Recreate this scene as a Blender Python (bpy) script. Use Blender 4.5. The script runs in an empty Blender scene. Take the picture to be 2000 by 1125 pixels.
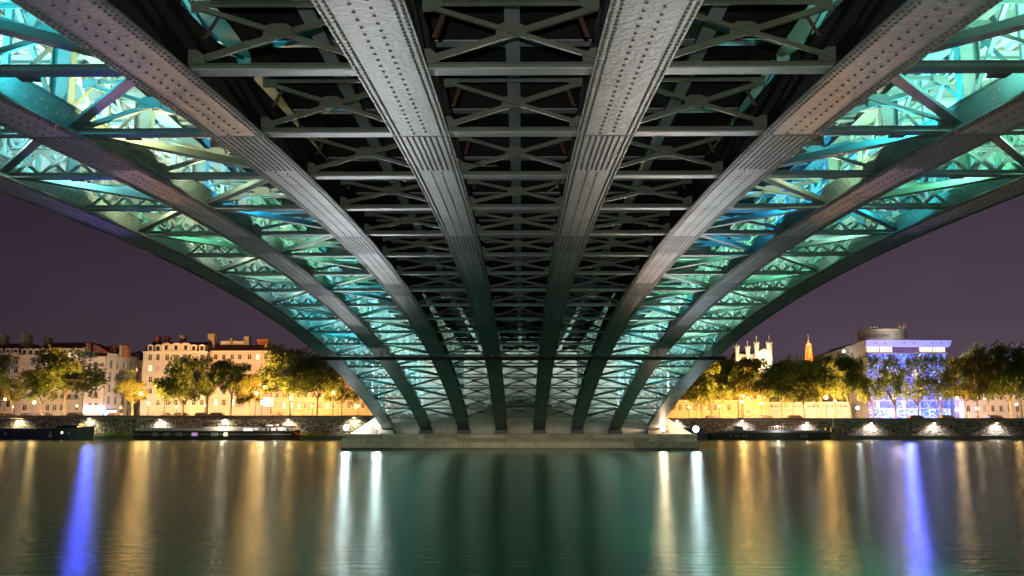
import bpy, math, random
from mathutils import Vector, Matrix
random.seed(7)
C = bpy.context.scene.collection
sc = bpy.context.scene
R = math.radians
# ------------------------------------------------------------ camera, world, exposure
CAMZ = 1.6
cd = bpy.data.cameras.new("camera"); cam = bpy.data.objects.new("camera", cd); C.objects.link(cam)
cd.sensor_width = 36; cd.lens = 32.4; cd.clip_start = .1; cd.clip_end = 4000
cam.location = (0.14, 0, CAMZ); cam.rotation_euler = (R(90 + 8.73), 0, R(.63))
sc.camera = cam
w = bpy.data.worlds.new("World"); sc.world = w; w.use_nodes = True
wn = w.node_tree.nodes; wl = w.node_tree.links
bg = wn["Background"]; bg.inputs[1].default_value = 1.0
tc = wn.new("ShaderNodeTexCoord"); sx = wn.new("ShaderNodeSeparateXYZ"); wl.new(tc.outputs["Generated"], sx.inputs[0])
rz = wn.new("ShaderNodeValToRGB"); wl.new(sx.outputs["Z"], rz.inputs[0])
rz.color_ramp.elements[0].position = 0.0; rz.color_ramp.elements[0].color = (.070, .046, .066, 1)
rz.color_ramp.elements[1].position = .42; rz.color_ramp.elements[1].color = (.018, .013, .026, 1)
mr = wn.new("ShaderNodeMapRange"); mr.inputs[1].default_value = -.6; mr.inputs[2].default_value = .6
mr.inputs[3].default_value = .62; mr.inputs[4].default_value = 1.45; wl.new(sx.outputs["X"], mr.inputs[0])
vm = wn.new("ShaderNodeVectorMath"); vm.operation = 'SCALE'; wl.new(rz.outputs[0], vm.inputs[0]); wl.new(mr.outputs[0], vm.inputs[3])
cn = wn.new("ShaderNodeTexNoise"); cn.inputs["Scale"].default_value = 2.2; cn.inputs["Detail"].default_value = 5; cn.inputs["Distortion"].default_value = .4
cm = wn.new("ShaderNodeMapping"); cm.inputs["Scale"].default_value = (1, 1, 3.5); wl.new(tc.outputs["Generated"], cm.inputs[0]); wl.new(cm.outputs[0], cn.inputs["Vector"])
cr = wn.new("ShaderNodeMapRange"); cr.inputs[1].default_value = .3; cr.inputs[2].default_value = .7; cr.inputs[3].default_value = .86; cr.inputs[4].default_value = 1.16; wl.new(cn.outputs[0], cr.inputs[0])
vm2 = wn.new("ShaderNodeVectorMath"); vm2.operation = 'SCALE'; wl.new(vm.outputs[0], vm2.inputs[0]); wl.new(cr.outputs[0], vm2.inputs[3])
wl.new(vm2.outputs[0], bg.inputs[0])
sc.view_settings.view_transform = 'Standard'; sc.view_settings.look = 'None'
sc.view_settings.exposure = 0; sc.view_settings.gamma = 1
sc.render.engine = 'CYCLES'
cy = sc.cycles; cy.max_bounces = 5; cy.diffuse_bounces = 3; cy.glossy_bounces = 3; cy.transmission_bounces = 2
cy.use_denoising = True; cy.sample_clamp_indirect = 4; cy.sample_clamp_direct = 30
cy.caustics_reflective = False; cy.caustics_refractive = False

ZOOM = 1800.0
def P(u, v, Y):
    """world x, z of photo pixel (u, v) at distance Y"""
    th = R(8.73); ps = R(.63)
    a = (u - 1000) / ZOOM; b = (562.5 - v) / ZOOM
    d = Vector((a, math.cos(th) - b * math.sin(th), math.sin(th) + b * math.cos(th)))
    d = Matrix.Rotation(ps, 3, 'Z') @ d
    t = Y / d.y
    return .14 + d.x * t, CAMZ + d.z * t

# ------------------------------------------------------------ materials
def mat(name, col, rough=.6, metal=0, noise=.25, scale=3, rust=0, rustcol=(.10, .045, .02), bump=.0, bscale=40, emit=None, estr=0, spec=.5):
    m = bpy.data.materials.new(name); m.use_nodes = True; nt = m.node_tree; N = nt.nodes; L = nt.links
    b = N["Principled BSDF"]; b.inputs["Roughness"].default_value = rough; b.inputs["Metallic"].default_value = metal
    b.inputs["Specular IOR Level"].default_value = spec
    t = N.new("ShaderNodeTexCoord"); out = None
    c4 = (*col, 1)
    if noise:
        n = N.new("ShaderNodeTexNoise"); n.inputs["Scale"].default_value = scale; n.inputs["Detail"].default_value = 6
        L.new(t.outputs["Object"], n.inputs["Vector"])
        r = N.new("ShaderNodeValToRGB"); L.new(n.outputs[0], r.inputs[0])
        r.color_ramp.elements[0].position = .3; r.color_ramp.elements[1].position = .7
        r.color_ramp.elements[0].color = tuple(c * (1 - noise) for c in col) + (1,)
        r.color_ramp.elements[1].color = tuple(min(1, c * (1 + noise)) for c in col) + (1,)
        out = r.outputs[0]
        if rust:
            n2 = N.new("ShaderNodeTexNoise"); n2.inputs["Scale"].default_value = scale * .7; n2.inputs["Detail"].default_value = 8
            n2.inputs["Roughness"].default_value = .7
            mp = N.new("ShaderNodeMapping"); mp.inputs["Location"].default_value = (5, 3, 1); L.new(t.outputs["Object"], mp.inputs[0]); L.new(mp.outputs[0], n2.inputs["Vector"])
            r2 = N.new("ShaderNodeValToRGB"); L.new(n2.outputs[0], r2.inputs[0])
            r2.color_ramp.elements[0].position = .62 - rust * .3; r2.color_ramp.elements[0].color = (0, 0, 0, 1)
            r2.color_ramp.elements[1].position = .75 - rust * .2; r2.color_ramp.elements[1].color = (1, 1, 1, 1)
            mx = N.new("ShaderNodeMixRGB"); L.new(r2.outputs[0], mx.inputs[0]); L.new(out, mx.inputs[1]); mx.inputs[2].default_value = (*rustcol, 1)
            out = mx.outputs[0]
        L.new(out, b.inputs["Base Color"])
    else:
        b.inputs["Base Color"].default_value = c4
    if bump:
        n3 = N.new("ShaderNodeTexNoise"); n3.inputs["Scale"].default_value = bscale; n3.inputs["Detail"].default_value = 4
        L.new(t.outputs["Object"], n3.inputs["Vector"])
        bp = N.new("ShaderNodeBump"); bp.inputs["Strength"].default_value = bump; bp.inputs["Distance"].default_value = .02
        L.new(n3.outputs[0], bp.inputs["Height"]); L.new(bp.outputs[0], b.inputs["Normal"])
    if emit:
        b.inputs["Emission Color"].default_value = (*emit, 1); b.inputs["Emission Strength"].default_value = estr
    return m
M = {}
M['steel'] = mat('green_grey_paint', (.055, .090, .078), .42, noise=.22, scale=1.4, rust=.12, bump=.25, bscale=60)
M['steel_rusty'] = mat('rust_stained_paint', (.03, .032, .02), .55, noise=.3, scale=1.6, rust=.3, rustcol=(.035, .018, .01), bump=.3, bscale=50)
M['flange'] = mat('grey_flange_paint', (.150, .170, .168), .5, noise=.28, scale=.7, rust=.10, rustcol=(.11, .09, .055), bump=.55, bscale=15)
M['flange'].node_tree.nodes['Principled BSDF'].inputs['Specular IOR Level'].default_value = .28
for n_ in list(M['flange'].node_tree.nodes):
    if n_.type == 'MAPPING': n_.inputs['Scale'].default_value = (4.5, .55, 1)
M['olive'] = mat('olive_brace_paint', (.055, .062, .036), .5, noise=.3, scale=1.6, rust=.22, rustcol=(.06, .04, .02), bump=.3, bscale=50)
M['rusty'] = mat('bare_rust', (.07, .03, .016), .8, noise=.4, scale=6)
M['soot'] = mat('sooty_dark_steel', (.006, .006, .005), .8, noise=.3, scale=1.6, rust=.15, rustcol=(.02, .009, .005), spec=.12)  # shade of the unlit middle bays, put into the base colour
def rivet_line_dirt(m):
    """olive grime that gathers along the riveted edges of every flange"""
    N = m.node_tree.nodes; L = m.node_tree.links; b = N["Principled BSDF"]; src = b.inputs["Base Color"].links[0].from_socket
    def mth(op, a, v=None, c=None):
        n = N.new("ShaderNodeMath"); n.operation = op
        if hasattr(a, 'links'): L.new(a, n.inputs[0])
        else: n.inputs[0].default_value = a
        if v is not None: n.inputs[1].default_value = v
        if c is not None: L.new(c, n.inputs[1])
        return n.outputs[0]
    t = N.new("ShaderNodeTexCoord"); sp = N.new("ShaderNodeSeparateXYZ"); L.new(t.outputs["Object"], sp.inputs[0])
    off = mth('ABSOLUTE', mth('SUBTRACT', mth('MODULO', mth('ADD', sp.outputs[0], 30.0), 3.0), 1.5))
    e = N.new("ShaderNodeMapRange"); e.inputs[1].default_value = .26; e.inputs[2].default_value = .42; L.new(off, e.inputs[0])
    n = N.new("ShaderNodeTexNoise"); n.inputs["Scale"].default_value = 2.0; n.inputs["Detail"].default_value = 7; n.inputs["Roughness"].default_value = .7; L.new(t.outputs["Object"], n.inputs["Vector"])
    r = N.new("ShaderNodeMapRange"); r.inputs[1].default_value = .35; r.inputs[2].default_value = .62; L.new(n.outputs[0], r.inputs[0])
    f = mth('MULTIPLY', e.outputs[0], None, r.outputs[0]); mx = N.new("ShaderNodeMixRGB"); L.new(f, mx.inputs[0]); L.new(src, mx.inputs[1]); mx.inputs[2].default_value = (.085, .078, .045, 1)
    L.new(mx.outputs[0], b.inputs["Base Color"])
rivet_line_dirt(M['flange'])
M['strutplate'] = mat('grey_strut_plate', (.20, .20, .19), .4, noise=.2, scale=1.2, rust=.25, rustcol=(.10, .08, .05), bump=.3, bscale=40)  # paler than the olive webs: light from below is put into the colour
M['rivet'] = mat('rivet_paint', (.06, .055, .035), .75, noise=.2, scale=3)
M['joint'] = mat('joint_dirt', (.05, .045, .035), .7, noise=.2)
M['soffit_dark'] = mat('sooty_soffit_plate', (.010, .011, .009), .85, noise=.3, scale=1, spec=.12)  # darkness under the unlit middle of the deck, painted into the plate
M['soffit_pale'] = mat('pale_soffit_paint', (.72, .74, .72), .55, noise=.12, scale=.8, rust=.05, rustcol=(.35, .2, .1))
M['housing'] = mat('lamp_housing', (.03, .03, .03), .5, noise=0)
M['stone'] = mat('pier_stone', (.34, .29, .21), .8, noise=.22, scale=1.1, rust=.25, rustcol=(.17, .13, .08), bump=.5, bscale=14)
M['stone_b'] = mat('pier_stone_darker', (.23, .19, .13), .8, noise=.25, scale=1.4, rust=.3, rustcol=(.15, .12, .08), bump=.5, bscale=14)
M['mortar'] = mat('dark_mortar', (.08, .07, .05), .9, noise=.2)
M['algae'] = mat('wet_algae_stone', (.03, .03, .018), .5, noise=.4, scale=2)
def stained_wall():
    m = mat('stained_pier_render', (.34, .31, .25), .8, noise=.2, scale=.5, rust=.35, rustcol=(.20, .17, .13), bump=.3, bscale=8)
    N = m.node_tree.nodes
    for n in N:
        if n.type == 'TEX_NOISE':
            mp = N.new("ShaderNodeMapping"); mp.inputs["Scale"].default_value = (1.6, 1, .35)
            src = n.inputs["Vector"].links[0].from_socket
            m.node_tree.links.new(src, mp.inputs[0]); m.node_tree.links.new(mp.outputs[0], n.inputs["Vector"])
    return m
M['pierwall'] = stained_wall()
def quay_wall_mat():
    m = bpy.data.materials.new('rubble_quay_wall'); m.use_nodes = True; N = m.node_tree.nodes; L = m.node_tree.links
    b = N["Principled BSDF"]; b.inputs["Roughness"].default_value = .85
    t = N.new("ShaderNodeTexCoord"); mp = N.new("ShaderNodeMapping"); mp.inputs["Scale"].default_value = (1.5, 1.5, 2.6); L.new(t.outputs["Object"], mp.inputs[0])
    v = N.new("ShaderNodeTexVoronoi"); v.feature = 'DISTANCE_TO_EDGE'; v.inputs["Scale"].default_value = 1.3; L.new(mp.outputs[0], v.inputs["Vector"])
    v2 = N.new("ShaderNodeTexVoronoi"); v2.inputs["Scale"].default_value = 1.3; L.new(mp.outputs[0], v2.inputs["Vector"])
    r = N.new("ShaderNodeValToRGB"); L.new(v.outputs["Distance"], r.inputs[0]); r.color_ramp.elements[0].position = .03; r.color_ramp.elements[1].position = .14
    r.color_ramp.elements[0].color = (.05, .045, .04, 1); r.color_ramp.elements[1].color = (.46, .42, .35, 1)
    hs = N.new("ShaderNodeMixRGB"); hs.blend_type = 'MULTIPLY'; hs.inputs[0].default_value = .6; L.new(r.outputs[0], hs.inputs[1]); L.new(v2.outputs["Color"], hs.inputs[2])
    L.new(hs.outputs[0], b.inputs["Base Color"])
    bw = N.new('ShaderNodeRGBToBW'); L.new(v2.outputs['Color'], bw.inputs[0]); L.new(bw.outputs[0], hs.inputs[2])
    bp = N.new("ShaderNodeBump"); bp.inputs["Strength"].default_value = 1; bp.inputs["Distance"].default_value = .12; L.new(v.outputs["Distance"], bp.inputs["Height"]); L.new(bp.outputs[0], b.inputs["Normal"])
    return m
M['quaywall'] = quay_wall_mat()
M['coping'] = mat('quay_coping', (.24, .22, .2), .8, noise=.25, scale=.8)
M['asphalt'] = mat('asphalt', (.06, .06, .06), .85, noise=.3, scale=.6)
M['earth'] = mat('hillside', (.035, .045, .02), .95, noise=.4, scale=.05)
M['bark'] = mat('plane_bark', (.22, .19, .13), .85, noise=.35, scale=3)
def leaf(name, col):
    m = mat(name, col, .6, noise=.5, scale=.9)
    b = m.node_tree.nodes["Principled BSDF"]
    tr = m.node_tree.nodes.new("ShaderNodeBsdfTranslucent"); tr.inputs[0].default_value = (col[0] * 1.3, col[1] * 1.2, col[2], 1)
    mx = m.node_tree.nodes.new("ShaderNodeMixShader"); mx.inputs[0].default_value = .4
    m.node_tree.links.new(b.outputs[0], mx.inputs[1]); m.node_tree.links.new(tr.outputs[0], mx.inputs[2])
    m.node_tree.links.new(mx.outputs[0], m.node_tree.nodes["Material Output"].inputs[0]); return m
M['leaf'] = leaf('plane_leaves', (.15, .20, .035)); M['leaf2'] = leaf('plane_leaves_dark', (.12, .17, .035)); M['leaf3'] = leaf('plane_leaves_yellowish', (.16, .17, .03))
M['grass'] = leaf('weeds', (.28, .36, .05))
for k, c in dict(pinkish=(.50, .40, .36), cream=(.52, .45, .35), white=(.60, .58, .56), ochre=(.46, .36, .24), grey=(.3, .29, .28)).items():
    M['f_' + k] = mat('facade_' + k, c, .85, noise=.1, scale=.4)
M['trim'] = mat('facade_trim', (.60, .52, .42), .8, noise=.08)
M['slate'] = mat('slate_roof', (.05, .055, .065), .6, noise=.25, scale=2)
M['tile'] = mat('red_tile_roof', (.16, .05, .035), .8, noise=.3, scale=2)
M['brick'] = mat('chimney_brick', (.30, .12, .06), .85, noise=.3, scale=3)
M['chim'] = mat('chimney_render', (.30, .26, .18), .85, noise=.3, scale=2)
M['frame'] = mat('window_frame', (.5, .47, .42), .6, noise=0)
M['shutter'] = mat('closed_shutter', (.42, .36, .3), .7, noise=0)
M['glass'] = mat('dark_window_glass', (.03, .03, .035), .12, noise=0)
M['glass_lit'] = mat('lit_window_glass', (.4, .35, .25), .4, noise=0, emit=(1, .78, .45), estr=2.2)
M['iron'] = mat('balcony_iron', (.02, .02, .022), .5, noise=0)
M['shop'] = mat('blue_white_shop_sign', (.5, .5, .7), .5, noise=0, emit=(.62, .66, 1), estr=9)
M['shopblue'] = mat('blue_neon_strip', (.1, .1, .6), .5, noise=0, emit=(.08, .1, 1), estr=14)
M['navy'] = mat('navy_hull_paint', (.03, .035, .09), .35, noise=.2, scale=1)
M['brownhull'] = mat('dark_brown_hull_paint', (.03, .018, .014), .4, noise=.25, scale=1)
M['offwhite'] = mat('off_white_boat_paint', (.75, .73, .68), .5, noise=.1, scale=1)
M['boatgrey'] = mat('grey_blue_boat_deck', (.16, .18, .24), .5, noise=.15, scale=1)
M['red'] = mat('red_dinghy', (.35, .04, .02), .5, noise=0)
M['poster'] = mat('lit_display_panel', (.6, .5, .5), .5, noise=0, emit=(1, .75, .7), estr=1.6)
M['poster2'] = mat('violet_display_panel', (.5, .3, .5), .5, noise=0, emit=(.8, .4, .9), estr=.5)
M['poster3'] = mat('pale_display_panel', (.35, .38, .42), .5, noise=.3, scale=4)
M['carpaint'] = [mat('car_' + n, c, .25, noise=0) for n, c in dict(silver=(.4, .4, .42), dark=(.12, .12, .13), white=(.65, .65, .63), red=(.3, .03, .02), blue=(.04, .07, .2)).items()]
M['tyre'] = mat('tyre', (.015, .015, .015), .8, noise=0)
M['tail'] = mat('red_tail_lamp', (.5, .02, .02), .4, noise=0, emit=(1, .05, .08), estr=6)
M['head'] = mat('car_headlamp', (.9, .9, .9), .4, noise=0, emit=(1, .95, .85), estr=12)
M['pole'] = mat('lamp_pole', (.05, .05, .05), .5, noise=0)
M['globe_o'] = mat('sodium_globe', (1, .6, .2), .4, noise=0, emit=(1, .55, .16), estr=60)
M['globe_w'] = mat('white_globe', (1, 1, 1), .4, noise=0, emit=(.85, .93, 1), estr=45)
M['globe_wo'] = mat('warm_white_globe', (1, .9, .8), .4, noise=0, emit=(1, .72, .5), estr=60)
M['basil'] = mat('basilica_stone', (.55, .47, .34), .8, noise=.15, scale=.3)
M['tower_steel'] = mat('lattice_tower_paint', (.45, .2, .06), .6, noise=0)
M['blueroof'] = mat('lilac_canopy', (.30, .34, .70), .5, noise=0)
M['drum'] = mat('roof_drum_render', (.42, .39, .35), .7, noise=.08, scale=.5)
M['letter'] = mat('grey_lettering', (.13, .12, .12), .6, noise=0)
M['bp'] = []
for k, (c, s) in enumerate([((.02, .06, .9), 1.1), ((.05, .16, 1), 1.6), ((.01, .02, .35), .7), ((.30, .45, 1), 1.9)]):
    M['bp'].append(mat('blue_lit_glass_%s' % 'abcd'[k], (.05, .06, .2), .2, noise=0, emit=c, estr=s))
for m in M['bp']:
    N = m.node_tree.nodes; L = m.node_tree.links; b = N["Principled BSDF"]; t_ = N.new("ShaderNodeTexCoord"); oi = N.new("ShaderNodeObjectInfo")
    ad = N.new("ShaderNodeVectorMath"); ad.operation = 'ADD'; L.new(t_.outputs["Object"], ad.inputs[0]); L.new(oi.outputs["Location"], ad.inputs[1])
    vo = N.new("ShaderNodeTexNoise"); vo.inputs["Scale"].default_value = 2.2; vo.inputs["Detail"].default_value = 3; L.new(ad.outputs[0], vo.inputs["Vector"])
    rr = N.new("ShaderNodeValToRGB"); L.new(vo.outputs[0], rr.inputs[0]); ec = b.inputs["Emission Color"].default_value
    rr.color_ramp.elements[0].position = .42; rr.color_ramp.elements[0].color = (ec[0] * .12, ec[1] * .15, ec[2] * .3, 1)
    rr.color_ramp.elements[1].position = .58; rr.color_ramp.elements[1].color = (min(1, ec[0] + .12), min(1, ec[1] + .18), ec[2], 1)
    L.new(rr.outputs[0], b.inputs["Emission Color"])
M['bp_w'] = mat('warm_lit_glass', (.3, .2, .1), .3, noise=0, emit=(1, .6, .3), estr=1.2)
M['bigglass'] = mat('restaurant_glazing_lit', (.5, .45, .4), .3, noise=0, emit=(1, .86, .66), estr=.95)
M['bigglass_d'] = mat('restaurant_glazing_dim', (.05, .04, .08), .2, noise=0, emit=(.25, .12, .35), estr=.5)

# ------------------------------------------------------------ mesh helpers
class MB:
    def __init__(s): s.v = []; s.f = []
    def add(s, vs, fs):
        o = len(s.v); s.v += [tuple(v) for v in vs]; s.f += [tuple(i + o for i in f) for f in fs]; return s
    def box(s, x0, x1, y0, y1, z0, z1):
        return s.add([(x0, y0, z0), (x1, y0, z0), (x1, y1, z0), (x0, y1, z0), (x0, y0, z1), (x1, y0, z1), (x1, y1, z1), (x0, y1, z1)],
                     [(0, 3, 2, 1), (4, 5, 6, 7), (0, 1, 5, 4), (1, 2, 6, 5), (2, 3, 7, 6), (3, 0, 4, 7)])
    def cbox(s, c, d): return s.box(c[0] - d[0] / 2, c[0] + d[0] / 2, c[1] - d[1] / 2, c[1] + d[1] / 2, c[2] - d[2] / 2, c[2] + d[2] / 2)
    def bar(s, a, b, w, h, up=(0, 0, 1)):
        a = Vector(a); b = Vector(b); t = (b - a).normalized(); u = Vector(up)
        if abs(t.dot(u)) > .98: u = Vector((0, 1, 0))
        x = t.cross(u).normalized(); u = x.cross(t).normalized()
        vs = [p + x * (sx_ * w / 2) + u * (sz_ * h / 2) for p in (a, b) for sx_, sz_ in ((-1, -1), (1, -1), (1, 1), (-1, 1))]
        return s.add(vs, [(0, 1, 2, 3), (7, 6, 5, 4), (0, 4, 5, 1), (1, 5, 6, 2), (2, 6, 7, 3), (3, 7, 4, 0)])
    def tube(s, pts, rad, n=6):
        rings = []
        for i, p in enumerate(pts):
            p = Vector(p); t = (Vector(pts[min(i + 1, len(pts) - 1)]) - Vector(pts[max(i - 1, 0)])).normalized()
            x = t.cross(Vector((0, 0, 1))); x = x.normalized() if x.length > .05 else Vector((1, 0, 0)); y = t.cross(x)
            r = rad[i] if isinstance(rad, (list, tuple)) else rad
            rings.append([p + (x * math.cos(a) + y * math.sin(a)) * r for a in (2 * math.pi * k / n for k in range(n))])
        vs = [q for r_ in rings for q in r_]; fs = []
        for i in range(len(pts) - 1):
            for k in range(n): fs.append((i * n + k, i * n + (k + 1) % n, (i + 1) * n + (k + 1) % n, (i + 1) * n + k))
        fs.append(tuple(range(n - 1, -1, -1))); fs.append(tuple((len(pts) - 1) * n + k for k in range(n)))
        return s.add(vs, fs)
    def lathe(s, c, prof, n=12):
        vs = []; fs = []
        for r, z in prof:
            for k in range(n): a = 2 * math.pi * k / n; vs.append((c[0] + r * math.cos(a), c[1] + r * math.sin(a), c[2] + z))
        for i in range(len(prof) - 1):
            for k in range(n): fs.append((i * n + k, i * n + (k + 1) % n, (i + 1) * n + (k + 1) % n, (i + 1) * n + k))
        fs.append(tuple(range(n - 1, -1, -1))); fs.append(tuple((len(prof) - 1) * n + k for k in range(n)))
        return s.add(vs, fs)
    def prism(s, outline, z0, z1, top=None):
        n = len(outline); top = top or outline
        vs = [(x, y, z0) for x, y in outline] + [(x, y, z1) for x, y in top]
        fs = [tuple(range(n - 1, -1, -1)), tuple(range(n, 2 * n))] + [(i, (i + 1) % n, n + (i + 1) % n, n + i) for i in range(n)]
        return s.add(vs, fs)
    def mesh(s, name, m, smooth=False):
        me = bpy.data.meshes.new(name); me.from_pydata(s.v, [], s.f); me.materials.append(m)
        if smooth: me.polygons.foreach_set('use_smooth', [True] * len(me.polygons))
        me.update(); return me
    def build(s, name, m, parent=None, loc=(0, 0, 0), smooth=False, rot=0):
        return link(name, s.mesh(name, m, smooth), parent, loc, rot)
def link(name, me, parent=None, loc=(0, 0, 0), rot=0):
    o = bpy.data.objects.new(name, me); C.objects.link(o); o.location = loc; o.rotation_euler = (0, 0, rot)
    if parent: o.parent = parent
    return o
def tag(o, label=None, cat=None, group=None, kind=None):
    if label: o['label'] = label
    if cat: o['category'] = cat
    if group: o['group'] = group
    if kind: o['kind'] = kind
    return o
def thing(name, loc, label, cat, group=None, rot=0): return tag(link(name, None, None, loc, rot), label, cat, group)
def plight(name, loc, col, power, rad=.15, parent=None):
    l = bpy.data.lights.new(name, 'POINT'); l.color = col; l.energy = power; l.shadow_soft_size = rad
    o = bpy.data.objects.new(name, l); C.objects.link(o); o.location = loc
    if parent: o.parent = parent
    return o
def alight(name, loc, col, power, size, direction=(0, 0, 1), spread=180, parent=None):
    l = bpy.data.lights.new(name, 'AREA'); l.shape = 'DISK'; l.size = size; l.color = col; l.energy = power; l.spread = R(spread)
    o = bpy.data.objects.new(name, l); C.objects.link(o); o.location = loc
    o.rotation_mode = 'QUATERNION'; o.rotation_quaternion = Vector(direction).to_track_quat('-Z', 'Y')
    if parent: o.parent = parent
    return o

# ------------------------------------------------------------ large setting: water, quays, ground, hill
def water_mat():
    m = bpy.data.materials.new('river_water'); m.use_nodes = True; N = m.node_tree.nodes; L = m.node_tree.links
    N.remove(N["Principled BSDF"])
    df = N.new("ShaderNodeBsdfDiffuse"); df.inputs[0].default_value = (.010, .19, .115, 1)
    gl = N.new("ShaderNodeBsdfGlossy"); gl.distribution = 'BECKMANN'; gl.inputs["Roughness"].default_value = .215; gl.inputs["Color"].default_value = (.82, .97, .91, 1)
    fr = N.new("ShaderNodeFresnel"); fr.inputs[0].default_value = 1.33
    mx = N.new("ShaderNodeMixShader"); L.new(fr.outputs[0], mx.inputs[0]); L.new(df.outputs[0], mx.inputs[1]); L.new(gl.outputs[0], mx.inputs[2]); L.new(mx.outputs[0], N["Material Output"].inputs[0])
    t = N.new("ShaderNodeTexCoord"); mp = N.new("ShaderNodeMapping"); mp.inputs["Scale"].default_value = (.30, 1, 1); L.new(t.outputs["Object"], mp.inputs[0])
    n = N.new("ShaderNodeTexNoise"); n.inputs["Scale"].default_value = 5.5; n.inputs["Detail"].default_value = 4; n.inputs["Roughness"].default_value = .6; L.new(mp.outputs[0], n.inputs["Vector"])
    bp = N.new("ShaderNodeBump"); bp.inputs["Strength"].default_value = .8; bp.inputs["Distance"].default_value = .035; L.new(n.outputs[0], bp.inputs["Height"])
    L.new(bp.outputs[0], gl.inputs["Normal"]); return m
M['water'] = water_mat()
tag(MB().add([(-700, -60, 0), (700, -60, 0), (700, 153.5, 0), (-700, 153.5, 0)], [(0, 1, 2, 3)]).build('water', M['water']), 'dark green river streaked with lamp reflections', kind='structure')
QL, QR = 3.0, 2.55       # street level on the left and right of the bridge
g = MB(); g.box(-900, 0, 153.4, 1500, -2, QL); g.box(0.002, 900, 153.4, 1500, -2, QR)
tag(g.build('ground', M['asphalt']), 'asphalt quay street on the far bank', kind='structure')
MB().box(-80, 80, -60, 1.5, -2, .28).build('near_quay', M['coping'])
tag(bpy.data.objects['near_quay'], 'stone quay under the near end of the bridge', kind='structure')
def quay(name, x0, x1, top, lab):
    t = thing(name, ((x0 + x1) / 2, 153, 0), lab, 'wall')
    def sub(nm, a, b, c, d, e, f, m): MB().box(a - t.location.x, b - t.location.x, c - 153, d - 153, e, f).build(nm, m, t)
    sub('rubble_face', x0, x1, 152.4, 153.39, .6, top - .55, M['quaywall'])
    sub('parapet', x0, x1, 152.55, 152.95, top - .35, top, M['coping'])
    sub('coping', x0, x1, 152.2, 153.38, top - .549, top - .351, M['coping'])
    sub('lower_ledge', x0, x1, 150.6, 152.39, -.5, .62, M['coping'])
    return t
quay('quay_wall', -400, -12.9, QL + .9, 'rubble stone quay wall behind the moored boats left of the bridge')
quay('quay_wall', 12.9, 400, QR + .9, 'rubble stone quay wall with wash lamps right of the bridge')
h = MB(); nx, ny = 50, 18; vs = []
for j in range(ny + 1):
    for i in range(nx + 1):
        x = -60 + i * 9; y = 330 + j * 20
        z = QR - .5 + 28 * math.exp(-((x - 130) / 95) ** 2) * min(1, max(0, (y - 335) / 70)) * (1 + .05 * math.sin(x * .11) + .04 * math.sin(y * .07 + x * .05))
        vs.append((x, y, z))
h.add(vs, [(j * (nx + 1) + i, j * (nx + 1) + i + 1, (j + 1) * (nx + 1) + i + 1, (j + 1) * (nx + 1) + i) for j in range(ny) for i in range(nx)])
tag(h.build('hill', M['earth'], smooth=True), 'dark wooded hill carrying the basilica', kind='structure')

# ------------------------------------------------------------ THE BRIDGE
W = 3.0; NR = 8
XR = [(i - 3.5) * W for i in range(NR)]
def zr(Y): return 6.83 - .00248 * (Y - 28.32) ** 2
def Yn(n): return 11.25 + 3.303 * n
def frame_at(Y):
    s = -2 * .00248 * (Y - 28.32); L_ = math.hypot(1, s)
    return Vector((0, 1 / L_, s / L_)), Vector((0, -s / L_, 1 / L_))     # tangent, normal up
bridge = thing('arch_bridge', (0, 28, 0), 'green riveted steel arch bridge lit from within, seen from below', 'bridge')
BL = Vector((0, -28, 0))
def bpart(mb, name, m, parent=None, **k):
    o = mb.build(name, m, parent or bridge, **k)
    if parent is None: o.location = BL
    return o
def bcopy(name, me, loc, parent=None):
    return link(name, me, parent or bridge, Vector(loc) + (BL if parent is None else Vector((0, 0, 0))))
DECK = 8.6
WEBH = [.40, .42, .75, .75, .75, .75, .42, .40]
def curve_box(mb, X, w, lo, hi, Y0, Y1, step=1.1):
    """box sweeping along the arch, between offsets lo..hi above the soffit line"""
    n = max(1, round((Y1 - Y0) / step)); vs = []
    for k in range(n + 1):
        Y = Y0 + (Y1 - Y0) * k / n; t, u = frame_at(Y); p = Vector((X, Y, zr(Y)))
        for a, b in ((-w / 2, lo), (w / 2, lo), (w / 2, hi), (-w / 2, hi)): vs.append(p + u * b + Vector((a, 0, 0)))
    fs = [(0, 3, 2, 1), tuple(4 * n + q for q in (0, 1, 2, 3))]
    for k in range(n):
        for q in range(4): fs.append((4 * k + q, 4 * k + (q + 1) % 4, 4 * k + 4 + (q + 1) % 4, 4 * k + 4 + q))
    mb.add(vs, fs)
splices = [-17.3, -5.0, 4.9, 14.45, 24.45, 32.6, 42.2, 51.4, 60.6, 69.5, 74.3]
def rivets(mb, X, Y0, Y1, off, pitch, side=None, hgt=None, start=0):
    """round-headed rivets: under the flange (side None) or on a web side (side=+-1 at height hgt)"""
    Y = Y0 + start
    while Y < Y1:
        t, u = frame_at(Y); p = Vector((X, Y, zr(Y)))
        if side is None: c = p + Vector((off, 0, 0)); a1, a2, nn = Vector((1, 0, 0)), t, -u
        else: c = p + Vector((side * off, 0, 0)) + u * hgt; a1, a2, nn = t, u, Vector((side, 0, 0))
        vs = []
        for r, hh in ((.021, -.001), (.016, .011)):
            for k in range(6):
                an = k * math.pi / 3; vs.append(c + (a1 * math.cos(an) + a2 * math.sin(an)) * r + nn * hh)
        vs.append(c + nn * .015)
        fs = [(k, (k + 1) % 6, 6 + (k + 1) % 6, 6 + k) for k in range(6)] + [(6 + k, 6 + (k + 1) % 6, 12) for k in range(6)]
        mb.add(vs, fs); Y += pitch
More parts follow.
